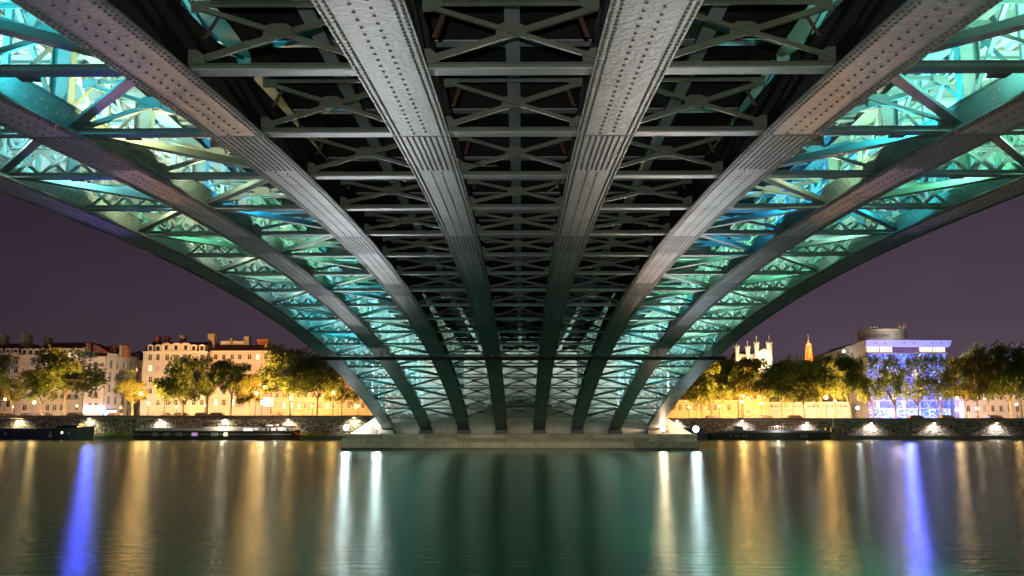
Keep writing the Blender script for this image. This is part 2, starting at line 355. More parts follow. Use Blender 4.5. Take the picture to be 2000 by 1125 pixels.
for i in range(NR):
    X = XR[i]; wb = MB()
    curve_box(wb, X - .335, .03, .002, WEBH[i], -17, 74.3); curve_box(wb, X + .335, .03, .002, WEBH[i], -17, 74.3)
    curve_box(wb, X, .76, WEBH[i] + .002, WEBH[i] + .032, -17, 74.3)
    curve_box(wb, X - .40, .10, .001, .016, -17, 74.2); curve_box(wb, X + .40, .10, .001, .016, -17, 74.2)
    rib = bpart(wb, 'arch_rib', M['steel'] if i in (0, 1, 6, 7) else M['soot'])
    for a, b in zip(splices[:-1], splices[1:]):
        fp = MB(); curve_box(fp, X, .93, -.03, 0, a + .012, b - .012)
        fp.build('flange_plate', M['flange'], rib)
        jj = MB(); curve_box(jj, X, .934, -.034, -.004, b - .0115, b + .0115, .02); jj.build('splice_joint', M['joint'], rib)
    rv = MB()
    for a, b in zip(splices[:-1], splices[1:]):
        a_, b_ = max(a, 5.5), min(b, 47)
        if b_ <= a_: continue
        for o_ in (-.425, -.345, .345, .425): rivets(rv, X, a_ + .08, b_ - .05, o_, .115)
        dn = min(a + 2.6, b_)
        if a_ < dn:
            for o_ in (-.24, -.14, -.045, .045, .14, .24): rivets(rv, X, a_ + .08, dn, o_, .115)
        for o_, st in ((-.10, 0), (.10, .11)): rivets(rv, X, max(a_, dn) + .1, b_ - .1, o_, .23, start=st)
    # shift all flange rivets to the plate's underside
    rv.v = [(x, y - 0, z - .03) for x, y, z in rv.v]
    for sd in (-1, 1):
        if sd * X < 0 or i in (2, 5):
            rivets(rv, X, 6, 34, .351, .14, side=sd, hgt=.06)
            if i in (0, 1, 6, 7):
                rivets(rv, X, 6, 34, .351, .30, side=sd, hgt=.20); rivets(rv, X, 6.15, 34, .351, .30, side=sd, hgt=.30)
    o = rv.build('rivets', M['rivet'], rib); tag(o, kind='stuff')
# struts and frames: meshes relative to a node at (left rib X, Yn, zr)
L_in = W - .70
def strut_mesh():
    a = MB(); a.box(.35, W - .35, -.11, .11, .02, .04)
    b = MB(); b.box(.35, W - .35, -.012, .012, .041, .125); b.box(.35, W - .35, -.04, .012, .126, .138)
    return a, b
def cross_mesh(hz, m):
    x0, x1, z0, z1 = .38, W - .38, .20, hz
    for s in (1, -1):
        p, q = ((x0, .03 * s, z0), (x1, .03 * s, z1)) if s > 0 else ((x0, .03 * s, z1), (x1, .03 * s, z0))
        m_ = MB(); m_.bar(p, q, .012, .07, (0, 0, 1)); m_.bar((p[0], p[1] + .027 * s, p[2] - .042), (q[0], q[1] + .027 * s, q[2] - .042), .054, .012, (0, 0, 1))
        yield m_.mesh('diagonal', m)
def plate_mesh(pts, m, y=.045):
    n = len(pts); g_ = MB()
    g_.add([(x, -y, z) for x, z in pts] + [(x, -y - .012, z) for x, z in pts], [tuple(range(n)), tuple(range(2 * n - 1, n - 1, -1))] + [(k, n + k, n + (k + 1) % n, (k + 1) % n) for k in range(n)])
    return g_.mesh('gusset', m)
def gusset_meshes(hz, m):
    c = W / 2; zc = (.2 + hz) / 2
    yield plate_mesh([(c - .2, zc - .09), (c + .2, zc - .09), (c + .17, zc + .07), (c + .09, zc + .11), (c - .09, zc + .11), (c - .17, zc + .07)], m)
    for s, x in ((1, .36), (-1, W - .36)):
        yield plate_mesh([(x, .139), (x + s * .22, .139), (x + s * .22, .23), (x + s * .10, .32), (x, .32)][::s], m)
        yield plate_mesh([(x, hz - .10), (x + s * .12, hz - .10), (x + s * .25, hz - .02), (x + s * .25, hz + .05), (x, hz + .05)][::s], m)
def tie_mesh(hz, m): return MB().box(.35, W - .35, -.05, .05, hz + .051, hz + .066).box(.35, W - .35, -.01, .01, hz + .0, hz + .05).mesh('top_tie', m)
sa, sb = strut_mesh()
strut_pl = {k: sa.mesh('strut_plate', M[k]) for k in ('steel', 'strutplate')}; strut_wb = {k: sb.mesh('strut', M[k]) for k in ('steel', 'olive')}
# lattice girder of the outermost bays
LH = .62
lat_top = MB().box(.35, W - .35, -.07, .07, LH, LH + .015).box(.35, W - .35, -.012, .012, LH - .10, LH - .001).mesh('top_chord', M['steel'])
lat_bars = []
ncell = 4; cw = (W - .8) / ncell
for k in range(ncell):
    for s in (1, -1):
        xa = .4 + (k + (0 if s > 0 else 1)) * cw; xb = xa + s * cw
        lat_bars.append(MB().bar((xa, .022 * s, .10), (xb, .022 * s, LH - .03), .012, .07, (0, 0, 1)).mesh('lattice_bar', M['steel']))
lat_all = MB()
for me_ in lat_bars: lat_all.add([v.co for v in me_.vertices], [tuple(p.vertices) for p in me_.polygons])
lat_all = lat_all.mesh('lattice_bars', M['steel'])
for n in range(-3, 19):
    Y = Yn(n); z = zr(Y); hz = min(.92, max(.55, 7.42 - z)); sets = {}
    for mk in ('steel', 'olive'):
        sets[mk] = (list(cross_mesh(hz, M[mk])), list(gusset_meshes(hz, M[mk])), tie_mesh(hz, M[mk]))
    for b in range(NR - 1):
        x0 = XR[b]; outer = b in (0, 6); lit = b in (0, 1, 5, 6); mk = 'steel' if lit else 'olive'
        fr = bcopy('cross_frame', strut_wb[mk], (x0, Y, z))
        link('strut_plate', strut_pl['steel' if lit else 'strutplate'], fr)
        if outer:
            link('top_chord', lat_top, fr)
            if n < 13:
                for me_ in lat_bars: link('lattice_bar', me_, fr)
            else: tag(link('lattice_bars', lat_all, fr), kind='stuff')
        else:
            cr, gs, ti = sets[mk]
            for me_ in cr: link('diagonal', me_, fr)
            for me_ in (gs if n < 7 else gs[:1]): link('gusset', me_, fr)
            link('top_tie', ti, fr)
# zigzag lateral braces in the four outer bays
def brace(Xa, na, Xb, nb):
    ya, yb = Yn(na), Yn(nb); s = 1 if Xb > Xa else -1
    a = Vector((Xa + s * .36, ya + .25, zr(ya + .25) + .10)); b = Vector((Xb - s * .36, yb - .25, zr(yb - .25) + .10))
    m_ = MB(); m_.bar(a, b, .17, .014); up = Vector((0, 0, .075)); m_.bar(a + up, b + up, .012, .13)
    bpart(m_, 'lateral_brace', M['steel'])
for n in range(-2, 18):
    odd = n % 2
    for inner, outer_ in ((1, 0), (1, 2), (6, 7), (6, 5)):
        if odd: brace(XR[inner], n, XR[outer_], n + 1)
        else: brace(XR[outer_], n, XR[inner], n + 1)
# spandrel posts and X bracing above each rib, longitudinal deck girders
for i in range(NR):
    X = XR[i]; gl = 7.72 if i in (2, 3, 4, 5) else 8.15
    gd = MB(); gd.box(X - .17, X + .17, -17, 150, gl, gl + .02); gd.box(X - .012, X + .012, -17, 150, gl + .021, DECK - .002)
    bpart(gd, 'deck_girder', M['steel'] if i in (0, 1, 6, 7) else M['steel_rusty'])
    for n in range(-2, 19):
        Y = Yn(n); zb = zr(Y) + WEBH[i] + .033
        if gl - zb > .05:
            p = MB(); p.box(X - .15, X + .15, Y - .012, Y + .012, zb - .03, gl - .001)
            p.box(X - .165, X - .151, Y - .11, Y + .11, zb - .03, gl - .001); p.box(X + .151, X + .165, Y - .11, Y + .11, zb - .03, gl - .001)
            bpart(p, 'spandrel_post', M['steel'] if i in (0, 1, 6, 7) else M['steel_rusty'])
        if n < 18 and i not in (3, 4):
            half = i in (0, 1, 6, 7) and n < 13
            ys = [Y, (Y + Yn(n + 1)) / 2, Yn(n + 1)] if half else [Y, Yn(n + 1)]
            for ya, yb in zip(ys[:-1], ys[1:]):
                za, zb_ = zr(ya) + WEBH[i] + .05, zr(yb) + WEBH[i] + .05
                if min(gl - za, gl - zb_) < .35: continue
                for s in (1, -1):
                    a, c_ = ((ya + .12, za), (yb - .12, gl - .06)) if s > 0 else ((ya + .12, gl - .06), (yb - .12, zb_))
                    d_ = MB(); d_.bar((X + .05 * s, a[0], a[1]), (X + .05 * s, c_[0], c_[1]), .07, .012 if s > 0 else .05, (1, 0, 0) if s > 0 else (0, 0, 1))
                    bpart(d_, 'spandrel_diagonal', M['steel'])
            if half and gl - zr(ys[1]) - WEBH[i] > .3:
                p = MB(); p.box(X - .05, X + .05, ys[1] - .04, ys[1] + .04, zr(ys[1]) + WEBH[i] + .02, gl - .001); bpart(p, 'spandrel_post', M['steel'])
for s in (-1, 1):
    X = s * 10.83
    for n in range(-3, 19):
        Y0, Y1 = Yn(n), min(Yn(n + 1), 74.4); m_ = MB(); a, b_ = sorted((X, X + s * .03))
        vs = [(x, y, z) for x in (a, b_) for y, z in ((Y0 + .01, zr(Y0) + .15), (Y1 - .01, zr(Y1) + .15), (Y1 - .01, DECK - .004), (Y0 + .01, DECK - .004))]
        m_.add(vs, [(0, 1, 2, 3)[::-1], (4, 5, 6, 7), (0, 1, 5, 4), (1, 2, 6, 5), (2, 3, 7, 6), (3, 0, 4, 7)]); bpart(m_, 'fascia_panel', M['soffit_pale'])
# deck: crossbeams, stringers, slab, soffit
for n in range(-4, 20):
    Y = Yn(n); bpart(MB().box(-7.3, 7.3, Y - .12, Y + .12, 7.95, 7.97), 'beam_flange', M['strutplate']); cbm = MB(); cbm.box(-7.3, 7.3, Y - .012, Y + .012, 7.971, DECK - .003)
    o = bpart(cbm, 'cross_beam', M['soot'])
    for s in (-1, 1):
        c2 = MB(); c2.box(min(s * 7.7, s * 12), max(s * 7.7, s * 12), Y - .08, Y + .08, 8.17, 8.19); c2.box(min(s * 7.7, s * 12), max(s * 7.7, s * 12), Y - .01, Y + .01, 8.191, DECK - .003)
        bpart(c2, 'cross_beam', M['steel'])
for X in (-3, 0, 3):
    bpart(MB().box(X - .115, X + .115, -17, 150, 7.62, 7.645), 'stringer_flange', M['strutplate']); s_ = MB(); s_.box(X - .015, X + .015, -17, 150, 7.646, 7.949)
    bpart(s_, 'stringer', M['steel'])
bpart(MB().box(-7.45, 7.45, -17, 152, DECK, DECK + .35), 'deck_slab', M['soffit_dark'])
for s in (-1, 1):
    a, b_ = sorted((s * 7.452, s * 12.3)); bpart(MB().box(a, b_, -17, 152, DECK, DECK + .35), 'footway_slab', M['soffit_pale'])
    sl = MB(); x = 7.7
    while x < 12: sl.box(s * x - .05, s * x + .05, 0, 74, DECK - .10, DECK - .003); x += .28
    tag(bpart(sl, 'soffit_slats', M['soffit_pale']), kind='stuff')
    rl = MB(); rl.box(s * 12.1 - .04, s * 12.1 + .04, -17, 152, DECK + 1.30, DECK + 1.38)
    for k in range(113): rl.box(s * 12.1 - .02, s * 12.1 + .02, -17 + k * 1.5 - .02, -17 + k * 1.5 + .02, DECK + .352, DECK + 1.299)
    bpart(rl, 'parapet_railing', M['steel'])
# extra members: half-panel crossbeams and stringers of the outer bays, rusty brackets inside
for n in range(-3, 18):
    Y = Yn(n) + 1.65
    for s in (-1, 1):
        c2 = MB(); c2.box(min(s * 4.7, s * 10.8), max(s * 4.7, s * 10.8), Y - .07, Y + .07, 8.28, 8.30); c2.box(min(s * 4.7, s * 10.8), max(s * 4.7, s * 10.8), Y - .01, Y + .01, 8.301, DECK - .11)
        bpart(c2, 'cross_beam', M['steel'])
        if n < 17:
            X = s * 10.74; zt = zr(Y) + .16
            bpart(MB().box(X - .05, X + .05, Y - .05, Y + .05, zt, DECK - .12), 'fascia_stiffener', M['steel'])
for X in (-9.9, -8.1, -6.0, 6.0, 8.1, 9.9):
    bpart(MB().box(X - .06, X + .06, -10, 74.3, 8.06, 8.075).box(X - .01, X + .01, -10, 74.3, 8.076, 8.165), 'stringer', M['steel'])
br = MB().bar((0, 0, .9), (.10, .25, 1.35), .07, .012, (0, 0, 1)).mesh('bracket', M['rusty'])
for i in (2, 3, 4, 5):
    for n in range(-1, 9):
        Y = Yn(n)
        for s in (-1, 1):
            o = bcopy('bracket', br, (XR[i] + s * .50, Y + .12, zr(Y) - .35)); o.scale = (s, 1, 1)
# second span, plain beyond the pier
for X in XR:
    f2 = MB(); n = 30; vs = []
    for k in range(n + 1):
        Y = 79.5 + 71 * k / n; z = 1.5 + 5.0 * (1 - ((Y - 115) / 35.5) ** 2)
        for a, b_ in ((-.46, 0), (.46, 0), (.46, .5), (-.46, .5)): vs.append((X + a, Y, z + b_))
    f2.add(vs, [(0, 3, 2, 1), (4 * n, 4 * n + 1, 4 * n + 2, 4 * n + 3)] + [(4 * k + q, 4 * k + (q + 1) % 4, 4 * k + 4 + (q + 1) % 4, 4 * k + 4 + q) for k in range(n) for q in range(4)])
    bpart(f2, 'arch_rib', M['steel'])
# inspection beam hanging under the ribs
Yb = Yn(11.75); zb = zr(Yb) - .34
ib = MB(); ib.box(-11.1, 11.1, Yb - .09, Yb + .09, zb, zb + .03); ib.box(-11.1, 11.1, Yb - .02, Yb + .02, zb + .031, zb + .20)
bpart(ib, 'inspection_beam', M['soot'])
for X in XR: bpart(MB().box(X - .04, X + .04, Yb - .04, Yb + .04, zb + .201, zb + .306), 'hanger', M['steel_rusty'])
# bearings
for X in XR:
    sh = MB(); sh.box(X - .50, X + .50, 73.3, 74.45, 1.26, 1.55); sh.box(X - .56, X + .56, 73.1, 74.45, 1.252, 1.259)
    bpart(sh, 'bearing_shoe', M['steel_rusty'])
# loose cables
for pts in ([(-1.1, 15.5, 6.35), (-.9, 15.6, 6.22), (-.55, 15.7, 6.18), (-.3, 15.7, 6.19)], [(.95, 16.6, 6.25), (.8, 16.4, 6.02), (.6, 16.3, 5.86)],
            [(-6.9, 14.3, 6.5), (-6.6, 15.5, 6.3), (-6.3, 16.6, 6.15), (-6.35, 17.8, 6.5)], [(7.0, 14.3, 6.5), (6.7, 15.5, 6.25), (6.4, 17.0, 6.1)]):
    bpart(MB().tube(pts, .010, 5), 'loose_cable', M['olive'])
# uplighters inside the outer bays
CY, WH, GR, WA, BL_ = (.05, .66, .85), (.74, .97, .97), (.24, .85, .50), (1, .78, .36), (.02, .42, .9)
GW = (.58, .97, .76); CW = (.32, .85, .97)
colL1 = {-2: CY, -1: CY, 0: CW, 1: WH, 2: CW, 3: (1, .82, .5), 4: GR, 5: (1, .93, .7), 6: GW, 7: WH, 8: CW, 9: CW, 10: CY, 11: CW, 12: CW, 13: WH, 14: CW, 15: CW, 16: WH, 17: WH}
colL2 = {-2: CY, -1: CY, 0: (.06, .6, .8), 1: WA, 2: (1, .9, .6), 3: BL_, 4: GW, 5: GR, 6: GR, 7: CY, 8: CY, 9: GW, 10: WH, 11: GW, 12: (.8, .95, .75), 13: GW, 14: WH, 15: CW, 16: WH, 17: WH}
colR2 = {-2: GR, -1: (.3, .75, .6), 0: (.25, .8, .75), 1: CY, 2: (.9, .95, .6), 3: BL_, 4: BL_, 5: GR, 6: GW, 7: GR, 8: CY, 9: GW, 10: CW, 11: WH, 12: GW, 13: GW, 14: CW, 15: WH, 16: WH, 17: WH}
colR1 = {-2: GR, -1: GR, 0: GW, 1: GW, 2: GR, 3: CY, 4: GW, 5: GW, 6: GR, 7: GW, 8: GW, 9: GW, 10: GW, 11: CW, 12: GW, 13: GW, 14: CW, 15: WH, 16: WH, 17: WH}
lampm = MB().box(-.12, .12, -.09, .09, 0, .06).box(-.13, .13, -.10, .10, -.02, -.001).mesh('uplight', M['housing'])
LP = 14
for b, cols in ((0, colL1), (1, colL2), (5, colR2), (6, colR1)):
    for n, c in cols.items():
        Y = Yn(n) + .42; z = zr(Y) + .10; X = XR[b] + W / 2 + (.45 if b in (1, 5) and b == 5 else (-.45 if b == 1 else 0))
        gap = DECK - z
        bcopy('uplight', lampm, (X, Y, z)); pw = (34 if b in (0, 6) else 20) * gap ** 1.15 * LP
        if n >= 11: pw *= .62
        if n >= 15: pw *= .45
        alight('uplight_beam', (X, Y, z + .075), c, pw, .20, (0, .25, 1))
# ------------------------------------------------------------ the pier
pier = thing('bridge_pier', (0, 75, 0), 'stone block river pier carrying the far end of the arches', 'pier')
PY = -75
def ppart(mb, name, m): return mb.build(name, m, pier, (0, PY, 0))
ppart(MB().box(-13.8, 13.6, 72.62, 79, -2, 1.18), 'core', M['mortar'])
ppart(MB().box(-13.9, 13.7, 72.45, 79.1, -.5, .20), 'waterline_course', M['algae'])
ppart(MB().box(-11.6, 11.6, 74.5, 78.6, 1.20, DECK - .004), 'shaft', M['pierwall'])
for X in XR[:-1]: ppart(MB().box(X + W / 2 - .62, X + W / 2 + .62, 74.42, 74.499, 2.4, 7.4), 'pier_panel', M['pierwall'])
for zc0, zc1, bw in ((.205, .64, 3.25), (.655, .93, 4.9), (.945, 1.22, 3.3)):
    x = -13.9 - random.random() * 1.5
    while x < 13.7:
        wj = bw * random.uniform(.92, 1.08); a, b_ = max(x, -13.9) + .018, min(x + wj, 13.7) - .018
        if b_ - a > .2:
            d = random.uniform(0, .02) + (.06 if zc0 > .9 else 0)
            ppart(MB().box(a, b_, 72.5 - d, 72.9, zc0, zc1), 'stone_block', random.choice([M['stone'], M['stone_b']]))
        x += wj
ppart(MB().box(-13.9, 13.7, 72.45, 79.1, 1.222, 1.25), 'ledge_slab', M['stone_b'])
for s in (-1, 1):                              # sloped cutwater caps
    c = MB(); a, b_ = 11.61 * s, 13.5 * s
    c.add([(a, 74.4, 1.252), (b_, 73.6, 1.252), (b_, 78, 1.252), (a, 78.6, 1.252), (a, 74.6, 2.6), (a, 78.4, 2.6)], [(0, 1, 2, 3), (0, 4, 1), (1, 4, 5, 2), (2, 5, 3), (3, 5, 4, 0)])
    ppart(c, 'cutwater_cap', M['stone'])
def flood(u, v, Y, col, power, lab, gm, r=.17, aim=None):
    x, z = P(u, v, Y); t = thing('floodlight', (x, Y, 1.252), lab, 'floodlight', 'floodlights on the pier ledge')
    zz = z - 1.252
    MB().tube([(0, 0, 0), (0, 0, zz - r * 1.15)], .025, 6).box(-.15, .15, -.1, .1, 0, .03).build('bracket', M['pole'], t)
    plight('floodlight_spill', (0, -.3, zz + .1), col, power * 1.3, .1, t)
    MB().lathe((0, 0, zz), [(r * .8 * math.cos(a), r * .8 * math.sin(a)) for a in (-1.4, -.7, 0, .7, 1.4)], 12).build('lens', gm, t, smooth=True)
    MB().lathe((0, 0, zz - r * 1.3), [(.05, 0), (r * .7, .05), (r * .6, .045)], 12).build('housing', M['housing'], t)
    l = bpy.data.lights.new('floodlight_beam', 'SPOT'); l.color = col; l.energy = power * 105; l.spot_size = R(30); l.spot_blend = .5; l.shadow_soft_size = r
    o = bpy.data.objects.new('floodlight_beam', l); C.objects.link(o); o.parent = t; o.location = (0, -.02, zz); o.rotation_mode = 'QUATERNION'; o.rotation_quaternion = Vector((-x * .85, -Y, -8)).to_track_quat('-Z', 'Y')
flood(676, 835, 73.2, (.95, .95, 1), 420, 'white floodlight at the left corner of the pier ledge', M['globe_w'], .27)
flood(737, 833, 73.3, (.95, .98, 1), 420, 'white floodlight below the left outer arch on the pier', M['globe_w'], .26)
flood(1295, 838, 73.2, (1, .66, .42), 300, 'warm tinted floodlight below the right outer arch', M['globe_wo'], .22)
flood(1359, 838, 73.0, (.72, .88, 1), 430, 'cold white floodlight at the right corner of the pier ledge', M['globe_w'], .29)
# near bank: abutment, added beam cutoff wall and ground lamp that light the near part of the arches
ab = thing('abutment', (0, -18, 0), 'stone abutment behind the viewer at the near end of the bridge', 'abutment')
MB().box(-13, 13, -3, 1, -.5, DECK - .005).build('abutment_wall', M['stone'], ab)
kb = MB().box(-14, 14, -2.3, -2.2, .281, .68).build('low_wall', M['coping']); tag(kb, 'low stone wall on the near quay', 'wall')  # unseen wall, its height set to cut the ground lamp's beam
ql = thing('quay_lamp', (0, -3.26, .281), 'ground floodlight on the near quay behind the low wall', 'floodlight')
MB().box(-.12, .12, -.12, .0, 0, .32).build('housing', M['housing'], ql)
alight('quay_lamp_beam', (0, .03, .27), (.92, .95, 1), 420, .035, (0, 1, .22), 85, ql)
pj = thing('pier_projector', (4.2, .9, .281), 'narrow warm projector at the near quay edge aimed at the pier', 'floodlight')
MB().box(-.1, .1, -.3, -.06, 0, .3).build('housing', M['housing'], pj)
l = bpy.data.lights.new('projector_beam', 'SPOT'); l.color = (1, .84, .60); l.energy = 60000; l.spot_size = R(27); l.spot_blend = .5; l.shadow_soft_size = .05
o = bpy.data.objects.new('projector_beam', l); C.objects.link(o); o.parent = pj; o.location = (0, 0, .22)
o.rotation_mode = 'QUATERNION'; o.rotation_quaternion = Vector((-4.2, 72, -13.6)).to_track_quat('-Z', 'Y')

for k, (x, w1) in enumerate(((-95, 'far left of the viewer'), (-48, 'left of the viewer'), (48, 'right of the viewer'), (95, 'far right of the viewer'))):
    t = thing('street_lamp', (x, -26, .28), 'street lamp on the near bank ' + w1, 'street lamp', 'street lamps on the near bank')
    MB().tube([(0, 0, 0), (0, 0, 9)], [.12, .06], 8).build('pole', M['pole'], t); MB().lathe((0, 0, 9.4), [(.3, 0), (.1, .15)], 10).build('hood', M['pole'], t)
    plight('street_lamp_light', (0, 0, 9.2), (1, .78, .58), 26000, .2, t)
# ------------------------------------------------------------ far-bank houses
def facade(mb, w_, h_, wins, depth=.22):
    """front wall in the local plane y=0 (x 0..w, z 0..h) with real window openings"""
    xs = sorted({0, w_, *[a for q in wins for a in (q[0], q[1])]}); zs = sorted({0, h_, *[a for q in wins for a in (q[2], q[3])]})
    def inside(x, z): return any(a < x < b and c < z < d for a, b, c, d in wins)
    for x0, x1 in zip(xs[:-1], xs[1:]):
        for z0, z1 in zip(zs[:-1], zs[1:]):
            if not inside((x0 + x1) / 2, (z0 + z1) / 2): mb.add([(x0, 0, z0), (x1, 0, z0), (x1, 0, z1), (x0, 0, z1)], [(0, 1, 2, 3)])
    for a, b, c, d in wins:
        mb.add([(a, 0, c), (b, 0, c), (b, 0, d), (a, 0, d), (a, depth, c), (b, depth, c), (b, depth, d), (a, depth, d)], [(0, 4, 5, 1), (1, 5, 6, 2), (2, 6, 7, 3), (3, 7, 4, 0)])
_wc = {}
def window_objs(par, a, b, c, d, state, y0=0, rot=None):
    w_, h_ = round(b - a, 2), round(d - c, 2); key = (w_, h_)
    if key not in _wc:
        fr = MB(); t = .06
        fr.box(0, w_, .12, .17, 0, t); fr.box(0, w_, .12, .17, h_ - t, h_); fr.box(0, t, .12, .17, t, h_ - t); fr.box(w_ - t, w_, .12, .17, t, h_ - t); fr.box(w_ / 2 - .035, w_ / 2 + .035, .12, .17, t, h_ - t)
        fr.box(t, w_ / 2 - .036, .125, .165, h_ * .66, h_ * .66 + .04); fr.box(w_ / 2 + .036, w_ - t, .125, .165, h_ * .66, h_ * .66 + .04)
        pn = MB().box(.02, w_ - .02, .18, .20, .02, h_ - .02)
        sl = MB().box(-.08, w_ + .08, -.10, .0, -.10, -.0); sl.box(-.04, w_ + .04, -.05, .0, h_, h_ + .08)
        _wc[key] = (fr.mesh('window', M['frame']), pn.mesh('pane', M['glass']), pn.mesh('pane', M['glass_lit']), pn.mesh('pane', M['shutter']), sl.mesh('sill', M['trim']))
    f, p0, p1, p2, sl = _wc[key]
    wn_ = link('window', f, par, (a, y0, c)); link('pane', {'d': p0, 'l': p1, 's': p2}[state], wn_); link('sill', sl, wn_)
def house(u0, u1, vt, Y, col, rows, lab, depth=11, cols=None, base=None, win_w=10, mansard=None, roofv=None, roofm='tile', chim=(), side=None, lit=(), shut=(), cornice=True, rot=0, shop=None, balcony=()):
    """rows: list of (v centre, px height); cols: list of u centres; photo pixels turned into metres at distance Y"""
    base = base if base is not None else (QL if u0 < 1000 else QR)
    x0, zt = P(u0, vt, Y); x1, _ = P(u1, vt, Y)
    w_ = x1 - x0; h_ = zt - base; k = Y / ZOOM
    t = thing('house', (x0, Y, base), lab, 'house', 'houses along the far quay')
    wins = []; st = []
    for ri, (rv_, rh) in enumerate(rows):
        _, zc = P((u0 + u1) / 2, rv_, Y); zc -= base
        for ci, cu in enumerate(cols):
            xc, _ = P(cu, rv_, Y); xc -= x0
            a, b_, c_, d_ = round(xc - win_w * k / 2, 3), round(xc + win_w * k / 2, 3), round(zc - rh * k / 2, 3), round(zc + rh * k / 2, 3)
            if a < .1 or b_ > w_ - .1 or c_ < .2 or d_ > h_ - .1: continue
            wins.append((a, b_, c_, d_)); st.append('l' if (ri, ci) in lit or random.random() < .045 else ('s' if (ri, ci) in shut or random.random() < .12 else 'd'))
            if (ri, ci) in balcony:
                bb = MB(); bb.box(a - .35, b_ + .35, -.55, -.002, c_ - .16, c_ - .06); bb.box(a - .35, b_ + .35, -.55, -.52, c_ + .62, c_ + .66)
                for q in range(9): xx = a - .34 + q * (b_ - a + .66) / 8; bb.box(xx - .015, xx + .015, -.545, -.52, c_ - .059, c_ + .619)
                bb.build('balcony', M['iron'], t)
    mb = MB(); facade(mb, w_, h_, wins)
    mb.add([(0, 0, 0), (0, depth, 0), (0, depth, h_), (0, 0, h_), (w_, 0, 0), (w_, depth, 0), (w_, depth, h_), (w_, 0, h_)], [(0, 1, 2, 3)[::-1], (4, 5, 6, 7), (1, 5, 6, 2)[::-1], (3, 7, 6, 2)])
    mb.build('wall', M['f_' + col], t)
    for q, s in zip(wins, st): window_objs(t, *q, s)
    # string courses
    sc_ = MB()
    if cornice: sc_.box(-.12, w_ + .12, -.28, -.001, h_ - .18, h_ + .08)
    for ri, (rv_, rh) in enumerate(rows[:-1]):
        zc = P(0, (rv_ + rows[ri + 1][0]) / 2, Y)[1] - base; sc_.box(0, w_, -.06, -.001, zc - .05, zc + .03)
    sc_.build('string_courses', M['trim'], t)
    if roofv:
        hr = (vt - roofv) * k; i_ = min(hr * .9, 3)
        if mansard:
            m_ = MB().prism([(0, .05), (w_, .05), (w_, depth), (0, depth)], h_ + .081, h_ + mansard * k, [(.25, .8), (w_ - .25, .8), (w_ - .25, depth - .5), (.25, depth - .5)])
            m_.build('mansard_roof', M['slate'], t)
            for cu in cols:
                xc = P(cu, vt, Y)[0] - x0
                if .6 < xc < w_ - .6:
                    dm = MB(); dh = mansard * k * .82; dm.box(xc - .55, xc + .55, .02, .9, h_ + .09, h_ + .09 + dh); dm.prism([(xc - .65, -.06), (xc + .65, -.06), (xc + .65, 1), (xc - .65, 1)], h_ + .091 + dh, h_ + .3 + dh, [(xc - .12, -.06), (xc + .12, -.06), (xc + .12, 1), (xc - .12, 1)])
                    d_o = dm.build('dormer', M['trim'], t)
                    MB().box(xc - .34, xc + .34, -.01, .018, h_ + .25, h_ + dh - .05).build('pane', M['glass'], d_o)
            rb, h0 = .8, h_ + mansard * k + .002
        else: rb, h0 = -.35, h_ + .082
        m_ = MB().prism([(-.1 if not mansard else .2, rb), (w_ + .1 if not mansard else w_ - .2, rb), (w_ + .1, depth), (-.1, depth)], h0, h0 + hr - (mansard or 0) * k, [(.3, rb + 3.5), (w_ - .3, rb + 3.5), (w_ - .3, depth - 3), (.3, depth - 3)])
        rf = m_.build('roof', M[roofm], t)
    for cu0, cu1, cv, cm in chim:
        a = P(cu0, cv, Y + 4)[0] - x0; b_ = P(cu1, cv, Y + 4)[0] - x0; zt_ = P(cu0, cv, Y + 4)[1] - base
        c_ = MB().box(a, b_, 3.4, 5.0, h_ + .1, zt_); c_.box(a - .06, b_ + .06, 3.34, 5.06, zt_ + .001, zt_ + .12)
        for q in range(max(1, int((b_ - a) / .45))): c_.lathe((a + .25 + q * .45, 4.2, zt_ + .121), [(.12, 0), (.09, .35)], 6)
        c_.build('chimney', M[cm], t)
    if shop:
        for su0, su1, sv0, sv1, sm in shop:
            a, z1 = P(su0, sv0, Y); b_, z0 = P(su1, sv1, Y)
            MB().box(a - x0, b_ - x0, -.35, -.07, z0 - base, z1 - base).build('shop_sign', M[sm], t)
    return t, w_, h_
house(-60, 38, 690, 186, 'pinkish', [(704, 16), (722, 14), (745, 13), (766, 13), (789, 13)], 'pink plastered house at the left edge under a slate mansard', cols=[-50, -34, -18, -2, 15, 30], win_w=8, mansard=9, roofv=667, chim=[(4, 14, 655, 'chim')])
house(39, 80, 694, 185, 'pinkish', [(711, 10), (731, 11), (748, 8), (774, 11), (796, 12)], 'narrow pink house with three dormers and small attic storey', cols=[47, 59, 71], win_w=8, mansard=13, roofv=677, roofm='slate', chim=[(44, 60, 653, 'chim')])
house(81, 168, 681, 185, 'cream', [(693, 11), (710, 11), (728, 9), (752, 9), (774, 9), (796, 12)], 'wide cream house with long attic gallery and two bright windows', cols=[92, 106, 120, 134, 148, 160], win_w=7.5, roofv=667, chim=[(88, 99, 661, 'chim')], lit=((0, 0), (0, 4), (1, 0), (1, 1), (2, 3), (2, 4), (2, 5)), balcony=((4, 3), (4, 4)))
house(168.5, 207, 697, 181, 'cream', [(712, 9), (730, 10), (750, 10), (770, 12), (790, 9)], 'corner house with glowing blue white shop front', cols=[175, 187, 199], win_w=7, roofv=676, roofm='tile', chim=[(171, 181, 672, 'brick'), (214, 226, 677, 'brick'), (236, 242, 676, 'chim'), (243, 252, 676, 'brick')], shop=[(165, 204, 793, 806, 'shop'), (206, 226, 802, 810, 'shop'), (206, 232, 808, 811, 'shopblue')], balcony=((3, 1), (3, 2)), depth=12)
